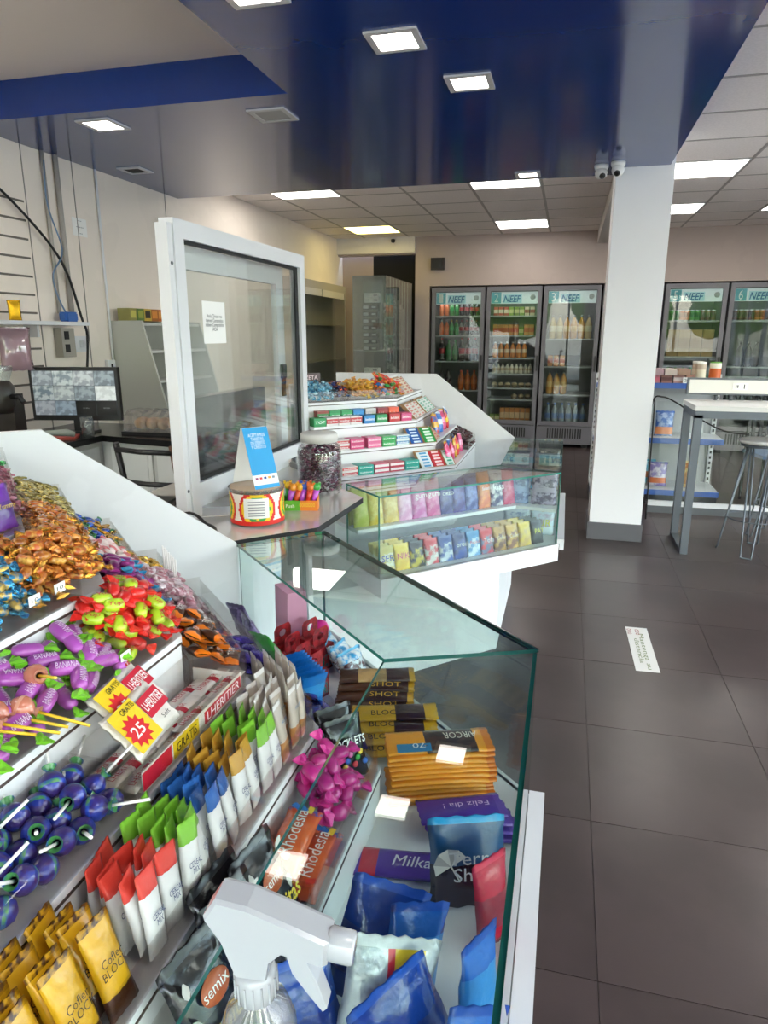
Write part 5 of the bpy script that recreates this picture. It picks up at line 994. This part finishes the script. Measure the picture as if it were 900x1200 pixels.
lbb = bag('sweet_bag', .10, .08, .04, wrap('#3aa0d8', noise=.6, nscale=40, col2='#e8eef2'), wrap('#58b4e4'), wrap('#d8e4ea', noise=.6, nscale=60, col2='#5a2a30'), (.3, .6))
for q in range(3): lbb.place(F2 @ T(.635 + .055 * q, .07, ZG + .003) @ RZ(-1.2 + .3 * q) @ RX(-.4), 'light blue and white sweet bag beside the red boxes, %s' % ['nearest the chocolate bars', 'middle one', 'furthest one'][q], 'light blue bags')
gbag = bag('sweet_bag', .09, .12, .03, wrap('#2f9a2c'), wrap('#3aae34'), wrap('#1f7a20'), (.3, .6)); gbag.place(F2 @ T(.62, .30, zk(6) + .004) @ RX(-.5) @ RZ(.3), 'bright green bag lying above the thin blue packets')
pbag = bag('sweet_bag', .08, .12, .03, wrap('#4a3a6a', noise=.4, nscale=50, col2='#8a7aa8'), wrap('#5a4a7a'), wrap('#4a3a6a')); 
for q in range(2): pbag.place(F2 @ T(.74 + .08 * q, .31, zk(6) + .004) @ RX(-.35) @ RZ(.4 * q), ['dark violet bag beside the green one', 'dark violet bag against the white panel'][q], 'dark violet bags')
pk = thing('gift_bag', 'pink gift bag standing at the far end of the angled case', 'bag', F2 @ T(.905, .15, ZG))
part('bag', MB().add([(-.045, -.035, 0), (.045, -.035, 0), (.045, .035, 0), (-.045, .035, 0), (-.05, -.03, .2), (.05, -.03, .2), (.05, .03, .2), (-.05, .03, .2)], [(3, 2, 1, 0), (4, 5, 6, 7), (0, 1, 5, 4), (1, 2, 6, 5), (2, 3, 7, 6), (3, 0, 4, 7)]), mat('pink_card', '#d89ab4', rough=.5), pk)
part('ribbon', MB().box(-.012, -.0366, .0, .012, -.036, .2), mat('pink_ribbon', '#c87a9c', rough=.3), pk, RX(-.025))
ball = one('toy_ball', MB().lathe([(.002, -.03), (.018, -.024), (.028, -.008), (.030, .004), (.024, .02), (.008, .03)], 16).mesh('toy_ball', mat('hot_pink', '#e02a90', rough=.35, bump=.4, bscale=60)), 'hot pink round toy on the floor of the case end', 'toy', F2 @ T(.93, .045, ZG + .0305))
# spray bottle on the glass top
PLW = pane('milky_plastic', '#e2e4e6', .06, 3.0, .15, body='#cccdd1', fac=.74)
t = thing('spray_bottle', 'clear spray bottle with translucent white trigger head in the foreground', 'bottle', T(-.195, .37, ZT + .0082) @ RZ(.10) @ SC(.84, .84, .97))
part('bottle', MB().lathe([(.03, 0), (.034, .004), (.035, .08), (.034, .10), (.027, .118), (.015, .128), (.014, .135), (.012, .135), (.013, .127), (.025, .116), (.032, .098), (.033, .01), (.001, .006)], 28, close=False), pane('bottle_clear', '#f0f0f0', .06, body='#cfd0d2', fac=.12), t)
part('liquid', MB().lathe([(.001, .0065), (.0315, .0105), (.0315, .06), (.001, .0605)], 24, close=False), pane('faint_liquid', '#f2f4f4', .02), t)
cl = MB(); N = 32
cl.lathe([(.0165, .128), (.0185, .130), (.0185, .150), (.0165, .154), (.012, .156)], N, close=True)
for q in range(N):
    if q % 2: cl.cbox((.0188 * math.cos(2 * PI * q / N), .0188 * math.sin(2 * PI * q / N), .140), (.0016, .0016, .018))
part('collar', cl, PLW, t)
hp = [(-.014, .154), (.014, .154), (.018, .172), (.03, .182), (.068, .176), (.070, .196), (.04, .206), (.0, .2185), (-.028, .222), (-.040, .205), (-.026, .186)]
n = len(hp); hm = MB()
for y, k in ((-.015, .94), (-.011, 1), (.011, 1), (.015, .94)):
    cx, cz = .01, .19; hm.v += [(cx + (x - cx) * k, y, cz + (z - cz) * k) for x, z in hp]
hm.face(list(range(n))); hm.face([3 * n + i for i in range(n)][::-1])
for r_ in range(3):
    for i in range(n): j = (i + 1) % n; hm.face([r_ * n + i, (r_ + 1) * n + i, (r_ + 1) * n + j, r_ * n + j])
part('trigger_head', hm, PLW, t)
part('nozzle', MB().lathe([(.0115, 0), (.013, .003), (.0125, .022), (.011, .024)], 16), PLW, t, T(.066, 0, .186) @ RY(PI / 2 + .12))
tg = MB(); tp = [(.030, .180), (.046, .178), (.058, .155), (.066, .132), (.062, .128), (.050, .142), (.036, .160)]; n = len(tp)
for y in (-.008, .008): tg.v += [(x, y, z) for x, z in tp]
tg.face(list(range(n))); tg.face([n + i for i in range(n)][::-1])
for i in range(n): tg.face([i, n + i, n + (i + 1) % n, (i + 1) % n])
part('trigger', tg, PLW, t); part('dip_tube', MB().tube([(0, 0, .128), (.004, 0, .02)], .0025, 6), PLW, t)
# price labels on the trays
for q, (F, k, t_, s_) in enumerate([(F1, 1, -.445, '50'), (F1, 2, -.415, '10'), (F1, 2, -.47, '10'), (F1, 3, -.42, '20'), (F1, 5, -.83, '$400')]):
    o = one('price_label', MB().box(-.012, -.0008, -.008, .012, 0, .008).mesh('price_label', mat('paper', '#f2f1ee')), 'small white price label on the tray front of tier %s, %s' % (['one', 'two', 'three', 'four', 'five'][k - 1], ['near the corner', 'near the caramels', 'on the blue candies', 'on the red candies', 'on the yellow bars'][q]), 'label', F @ T(t_, dk(k) + .0018, zk(k) + .035))
    link('lettering', text(s_, .014, ink('#333333'), .006), o, T(0, -.0012, 0) @ FRONT)
# ================================================================ far counter: gum, racks and bags
def tr3(k, t0, t1, label): return tray(F3, k, t0, t1, label)
for (t0, t1, ps, labs, gl) in [(-.875, -.70, [twist('mint_candy', .028, .010, .012, wrap('#3f86a8', noise=.5, nscale=60, col2='#9cc8d8'), foil('#5a9ab8'))], ['pale blue wrapped candy in the top left tray of the far counter'], 'blue candies'),
        (-.695, -.62, [twist('foil_candy', .026, .009, .012, foil('#3a4a8a'), foil('#c05a3a')), twist('foil_candy', .026, .009, .012, foil('#b88a3a'), foil('#3a6aa8'))], ['dark blue and red foil candy on the far counter', 'gold and blue foil candy on the far counter'], 'mixed foil candies on the far counter'),
        (-.615, -.46, [twist('honey_candy', .030, .011, .013, wrap('#d09a28'), wrap('#e0b848')), twist('honey_candy', .030, .011, .013, wrap('#b87a1c'), wrap('#d89a30'))], ['bright yellow candy in the top row of the far counter', 'amber candy in the top row of the far counter'], 'yellow candies'),
        (-.455, -.375, [twist('fruit_chew', .030, .011, .013, wrap('#c83a34'), wrap('#d8d4d0')), twist('fruit_chew', .030, .011, .013, wrap('#2a68b0'), wrap('#e87a2a')), twist('fruit_chew', .030, .011, .013, wrap('#3a9a4a'), wrap('#e0e0dc'))], ['red and white chew in the top row of the far counter', 'blue and orange chew in the top row of the far counter', 'green and white chew in the top row of the far counter'], 'fruit chews')]:
    tray(F3, 1, t0, t1, 'clear tray of %s at the top of the far counter' % gl.replace(' on the far counter', ''), .14)
    pile(F3, 1, t0 + .01, t1 - .005, ps, labs, gl, .030, .026, 3, d1=dk(1) + .13, rise=.035)
tray(F4, 1, .375, .52, 'clear tray of red and orange chews at the far counter corner', .14)
rch = twist('fruit_chew', .030, .011, .013, wrap('#d8342a'), wrap('#e8902a')); gch = twist('fruit_chew', .030, .011, .013, wrap('#3a8a3c'), wrap('#d84a2a'))
pile(F4, 1, .38, .515, [rch, rch, gch], ['red and orange chew heaped at the far corner'] * 2 + ['green and red chew heaped at the far corner'], 'red chews', .030, .026, 3, d1=dk(1) + .13, rise=.05)
def gum(c, c2, w=.066, h=.036, txt='beldent', d=.055):
    return Proto('gum_box', 'gum box', MB().box(-w / 2, -d / 2, 0, w / 2, d / 2, h, 0).box(-w / 2, -d / 2 - .0006, h * .28, w / 2, -d / 2, h * .82, 1).mesh('gum_box', [ink(c), ink(c2)]),
                 [('lettering', text(txt, w * .82, ink('#f2f2f2'), h * .32, shear=.1, thick=.01), T(0, -d / 2 - .0012, h * .52) @ FRONT)])
ZG2, ZG3, ZG4 = zk(2), zk(3), zk(4)
grn2, red2, blu_, org, pin = ('#1f8a4c', '#2a9a5a'), ('#b8282c', '#c83a38'), ('#1f78b8', '#2a8ac8'), ('#d8502c', '#e2603a'), ('#c83a72', '#d85a8a')
wr_, tea, wg = ('#dcd8d6', '#c0383c'), ('#1f9a8a', '#3aaa9c'), ('#d8e0e0', '#5a8ab0')
FRONTROW = [(-.845, grn2, 'green', 'TOP'), (-.78, wr_, 'white and red', 'topline'), (-.715, wr_, 'white and red', 'topline'), (-.65, wr_, 'white and red', 'topline'), (-.575, blu_, 'blue', 'beldent'), (-.505, grn2, 'green', 'beldent'), (-.43, red2, 'red', 'beldent'), (-.36, pin, 'pink', 'beldent')]
for q, (t_, c, nm, tx) in enumerate(FRONTROW):
    gum(c[0], c[1], .062, .040, tx).place(F3 @ T(t_, dk(2) + .032, ZG2 + .0003), '%s gum box, second far tier front row, %s from left' % (nm, ORD[q]), 'gum boxes on the second far tier')
for q, (t_, c, nm) in enumerate([(-.80, ('#8a2a22', '#2f7a3c'), 'dark red and green'), (-.735, grn2, 'green'), (-.67, grn2, 'green'), (-.605, blu_, 'blue'), (-.535, ('#c9c6c4', '#b8b4b2'), 'plain grey'), (-.465, ('#8a2a34', '#a83a3c'), 'dark red'), (-.40, org, 'orange')]):
    gum(c[0], c[1], .060, .066, 'beldent' if q > 2 else 'gum', .045).place(F3 @ T(t_, dk(2) + .087, ZG2 + .0003), '%s taller gum box behind the front row, %s from left' % (nm, ORD[q]), 'taller gum boxes on the second far tier')
for q, (t_, c, nm) in enumerate([(-.78, wr_, 'white and red'), (-.70, pin, 'pink'), (-.605, ('#e0709a', '#e890b0'), 'light pink'), (-.525, ('#2a9a4a', '#48b068'), 'green'), (-.445, wg, 'white and blue')]):
    for l in range(2): gum(c[0], c[1], .074, .024, 'beldent', .07).place(F3 @ T(t_, dk(3) + .05, ZG3 + .0003 + .0246 * l), '%s %s gum box on the third far tier' % (['lower', 'upper'][l], nm), 'gum boxes on the third far tier')
for q, (t_, c, nm) in enumerate([(-.80, wr_, 'white and red'), (-.715, tea, 'teal'), (-.63, ('#c84a66', '#e8e0e0'), 'pink and white'), (-.545, ('#b83a4c', '#e8dcdc'), 'red and white'), (-.46, tea, 'bright teal')]):
    for l in range(2): gum(c[0], c[1], .078, .022, 'beldent', .07).place(F3 @ T(t_, dk(4) + .05, ZG4 + .0003 + .0226 * l), '%s %s gum box on the fourth far tier' % (['lower', 'upper'][l], nm), 'gum boxes on the fourth far tier')
KRAFT = mat('kraft_card', '#a8845e', rough=.7)
gs_cache = {}
def rack(F, k, t0, cols, nm, where, n=5, w=.072, lean=.75, dd=.012, hbar=.0185):
    """open carton leaning back with rows of gum packs in it"""
    M = F @ T(t0, dk(k) + dd, zk(k) + .0015) @ RX(-lean); W2 = w * len(cols); H = n * hbar + .006
    t = thing('gum_carton', '%s gum display carton leaning on the %s' % (nm, where), 'carton', M, 'gum display cartons')
    part('back', MB().box(0, .016, 0, W2, .018, H + .012), KRAFT, t); part('base', MB().box(0, 0, -.0005, W2, .016, .0012), KRAFT, t)
    part('side', MB().box(-.002, 0, 0, 0, .018, H), KRAFT, t); part('side', MB().box(W2, 0, 0, W2 + .002, .018, H), KRAFT, t)
    for i, (c, c2, cn) in enumerate(cols):
        if (c, c2, w) not in gs_cache:
            gs_cache[(c, c2, w)] = Proto('gum_pack', 'gum', MB().box(-w * .47, 0, 0, w * .47, .014, hbar * .92, 0).box(-w * .25, -.0005, hbar * .2, w * .3, 0, hbar * .72, 1).mesh('gum_pack', [ink(c), ink(c2)]))
        for r_ in range(n): gs_cache[(c, c2, w)].place(M @ T(w * (i + .5), .001, .0018 + hbar * r_), '%s gum pack in the %s carton, row %s from the bottom' % (cn, nm, ORD[r_]), 'gum packs in the %s carton' % nm)
rack(F3, 3, -.395, [('#1f5aa8', '#d8e4f0', 'blue')], 'blue', 'third far tier'); rack(F3, 3, -.315, [('#2a9a48', '#e4f0e4', 'green')], 'green', 'third far tier by the corner')
rack(F3, 4, -.405, [('#dfe6ea', '#4a9ac8', 'white and blue'), ('#c83038', '#f0d8d8', 'red')], 'two colour', 'fourth far tier'); rack(F3, 4, -.255 + .0, [('#d8e6e0', '#3a9a7c', 'white and green')], 'white and green', 'fourth far tier by the corner', w=.05)
rack(F4, 1, .56, [('#d8c8b0', '#b85a4a', 'cream and red')] * 3, 'cream', 'top far tier behind the corner', 6, .09); rack(F4, 2, .36, [('#e0dcd4', '#c87a6a', 'white and red')] * 3, 'pale', 'second tier of the far straight run', 5, .09)
rack(F4, 2, .66, [('#dfe4e0', '#6aa88a', 'white and mint')] * 3, 'mint', 'second tier further along the far straight run', 5, .09); rack(F4, 3, .30, [('#c8a890', '#b84a4a', 'tan and red')] * 2, 'tan', 'third tier of the far straight run', 4, .08)
col5 = [('#d8552a', '#e8b03a', 'orange'), ('#d8303a', '#f0d040', 'red'), ('#2a6ab8', '#d8e0e8', 'blue'), ('#d8a02a', '#c83a2a', 'yellow'), ('#d8427a', '#f0a0c0', 'pink')]
for q in range(8):
    c, c2, cn = col5[q % 5]
    bag('sweet_bag', .07, .11, .03, wrap(c), wrap(c2), wrap(c2), (.4, .6)).place(F4 @ T(.53 + .055 * q, dk(3) + .04 + .012 * (q % 2), zk(3) + .003) @ RZ(R.uniform(-.3, .3)) @ RX(-.25) @ RY(R.uniform(-.3, .3)), '%s sweet bag on the third tier of the far straight run, place %s' % (cn, ORD[q]), 'bright bags on the third far tier')
for q in range(9):
    c, c2, cn = [col5[4], col5[1], col5[4], col5[2], col5[3], col5[0], col5[1], col5[2], col5[4]][q]
    bag('sweet_bag', .06, .10, .025, wrap(c), wrap(c2), wrap(c2), (.4, .6)).place(F4 @ T(.27 + .045 * q, dk(4) + .035 + .02 * (q % 2), zk(4) + .003) @ RZ(R.uniform(-.3, .3)) @ RX(-.2) @ RY(R.uniform(-.35, .35)), '%s sweet bag on the fourth tier of the far straight run, place %s' % (cn, ORD[q]), 'bright bags on the fourth far tier')
tray(F4, 4, .70, .98, 'dark filled tray at the end of the far straight run')
dkc = twist('chocolate_drop', .026, .010, .010, wrap('#2a1418'), wrap('#5a2428')); pile(F4, 4, .705, .975, [dkc], 'dark brown wrapped drop by the far white panel', 'dark drops', .028, .024, 3)
# bags inside the far case
def cbag(w, h, th, c, c2, c3, bz, txt, tc='#ffffff', tz=.55, tw=.75): return bag('sweet_bag', w, h, th, wrap(c, 'print_' + c[1:] + c2[1:], noise=.5, nscale=42, col2=c2, vary=.15), wrap(c2), wrap(c3), bz, txt, tc, tw, tz)
UP = [('#b9c24a', '#d0d070', 'lime', None), ('#d8bc3c', '#e8d870', 'yellow', None), ('#d8b44a', '#e8cc70', 'gold yellow', None), ('#d89ac0', '#e8b8d4', 'pale pink', None), ('#d070b0', '#e0a0cc', 'pink', 'gum'), ('#c84a8a', '#d878a8', 'deep pink', 'gum'), ('#3a3a7a', '#5a5aa0', 'dark blue', 'OREO'), ('#4a3a86', '#5a5ab0', 'violet', None), ('#3a4a90', '#6a7ac0', 'blue', None), ('#d86a2a', '#e88a3a', 'orange', 'Saladix'), ('#3a3a6a', '#d8d8e0', 'navy and white', 'kiss'), ('#c83a6a', '#d86a90', 'raspberry', None)]
for q, (c, c2, nm, tx) in enumerate(UP):
    for l in range(2):
        cbag(.080, .168 - .02 * l, .040, c, c2, c, None, tx if not l else None).place(F3 @ T(-.90 + .073 * q, .235 + .05 * l, .7008 + .002) @ RX(-.18) @ RZ(R.uniform(-.12, .12)), '%s bag on the upper shelf of the far glass case, %s row' % (nm, ['front', 'rear'][l]), 'bags on the upper case shelf')
LO = [('#d8d4bc', '#c8b860', 'cream', 'SER', '#3a4a9a'), ('#e2b83a', '#e8c840', 'yellow and pink', 'NIK', '#c83a5a'), ('#d8c040', '#2a2a30', 'black and yellow', 'BLOCK', '#1c1c20'), ('#dcd8d4', '#c8303a', 'white and red', 'TOTA', '#c8283a'), ('#d0d8e4', '#1f4a9a', 'white and blue', 'OREO', '#1f4a9a'), ('#1f4aa8', '#16387e', 'blue', 'oreo', '#e8ecf4'), ('#c8d8e8', '#4a8ac0', 'pale blue', 'Pepitos', '#c83a3a'), ('#6a6a86', '#c8303a', 'grey and red', 'Tofa', '#f0e8e8'), ('#6a4024', '#b88a3a', 'brown', 'Cofler', '#e8d0a0'), ('#7a4a28', '#c89a3a', 'brown and gold', 'Cofler', '#f0e0c0'), ('#c8a868', '#d8b84a', 'gold', None, '#fff'), ('#26242a', '#3a3840', 'black', 'PAY', '#d8d02a')]
for q, (c, c2, nm, tx, tc) in enumerate(LO):
    for l in range(3):
        cbag(.076, .108, .028, c, c2, c2, (.78, .95), tx if not l else None, tc).place(F3 @ T(-.885 + .0735 * q, .045 + .038 * l, ZF + .003) @ RX(-.22) @ RZ(R.uniform(-.08, .08)), '%s snack packet on the floor of the far glass case, %s row' % (nm, ['front', 'middle', 'rear'][l]), 'packets on the far case floor')
for q in range(10):
    c, c2, nm = [('#4a3a5a', '#b8a8c0', 'plum'), ('#3a4a7a', '#8a9ac0', 'slate blue'), ('#6a4a4a', '#c8a880', 'brown'), ('#4a4a78', '#b8b8d0', 'grey violet'), ('#5a4a60', '#d0b090', 'mauve'), ('#3a3a6a', '#4ab0d8', 'navy'), ('#4a5a88', '#a8b8d8', 'steel blue'), ('#3a3450', '#9a8ab0', 'dark violet'), ('#584858', '#c8b8b0', 'taupe'), ('#34406a', '#7a8ab8', 'ink blue')][q]
    Mq = F4 @ T(.13 + .16 * (q // 2), .075 + .13 * (q % 2), .0) @ RZ(-PI / 2)
    cbag(.125, .165, .045, c, c2, c2, (.35, .55), None).place(Mq @ T(0, 0, .703) @ RX(-.06), '%s large bag on the shelf of the far straight case' % nm, 'large bags in the far straight case')
    cbag(.115, .11, .035, c2, '#c8d4e4', '#d8e0ea', (.05, .3), 'SUR' if q == 0 else None, '#d8d02a').place(Mq @ T(0, 0, ZF + .003) @ RX(-.08), 'pale footed packet below the %s bag in the far straight case' % nm, 'packets in the far straight case')
sg = one('shelf_sign', MB().box(-.05, -.001, 0, .05, .001, .05).mesh('shelf_sign', ink('#3a2022')), 'small dark red sign standing at the back edge of the far counter', 'sign', F3 @ T(-.76, 1.02, 1.2505))
link('lettering', text('ZETA', .07, ink('#e8d0d0'), .02), sg, T(0, -.0016, .028) @ FRONT)
# ================================================================ outside the shop front: trees that the cooler doors mirror
LEAF = mat('tree_leaves', '#4c7a2c', rough=.6, noise=.6, nscale=6, col2='#8aa848', bump=.8, bscale=9)
rt = random.Random(5)
for q, (x, y, h) in enumerate([(-7, -11, 4.2), (-2.5, -13, 5.0), (2, -11.5, 4.0), (6.5, -12.5, 4.8), (11, -10, 4.4), (12, -3, 4.4), (12.5, 4, 4.8)]):
    t = thing('street_tree', 'leafy green street tree outside, seen only mirrored in cooler doors, %s along the kerb' % ORD[q], 'tree', T(x, y, -.13), 'street trees')
    part('trunk', MB().tube([(0, 0, 0), (.05, .02, h * .3), (-.03, 0, h * .6)], [.16, .13, .08], 8), mat('bark', '#5a4636', rough=.9), t)
    cr = MB()
    for b in range(9):
        cx, cy, cz, r = rt.uniform(-1.2, 1.2), rt.uniform(-1.0, 1.0), h * .62 + rt.uniform(-.7, 1.2), rt.uniform(.7, 1.15)
        cr.lathe([(r * .02, -r), (r * .6, -r * .8), (r * .95, -r * .3), (r, .1), (r * .8, r * .6), (r * .3, r * .95)], 9, 0, T(cx, cy, cz))
    tag(part('crown', cr, LEAF, t), kind='stuff')
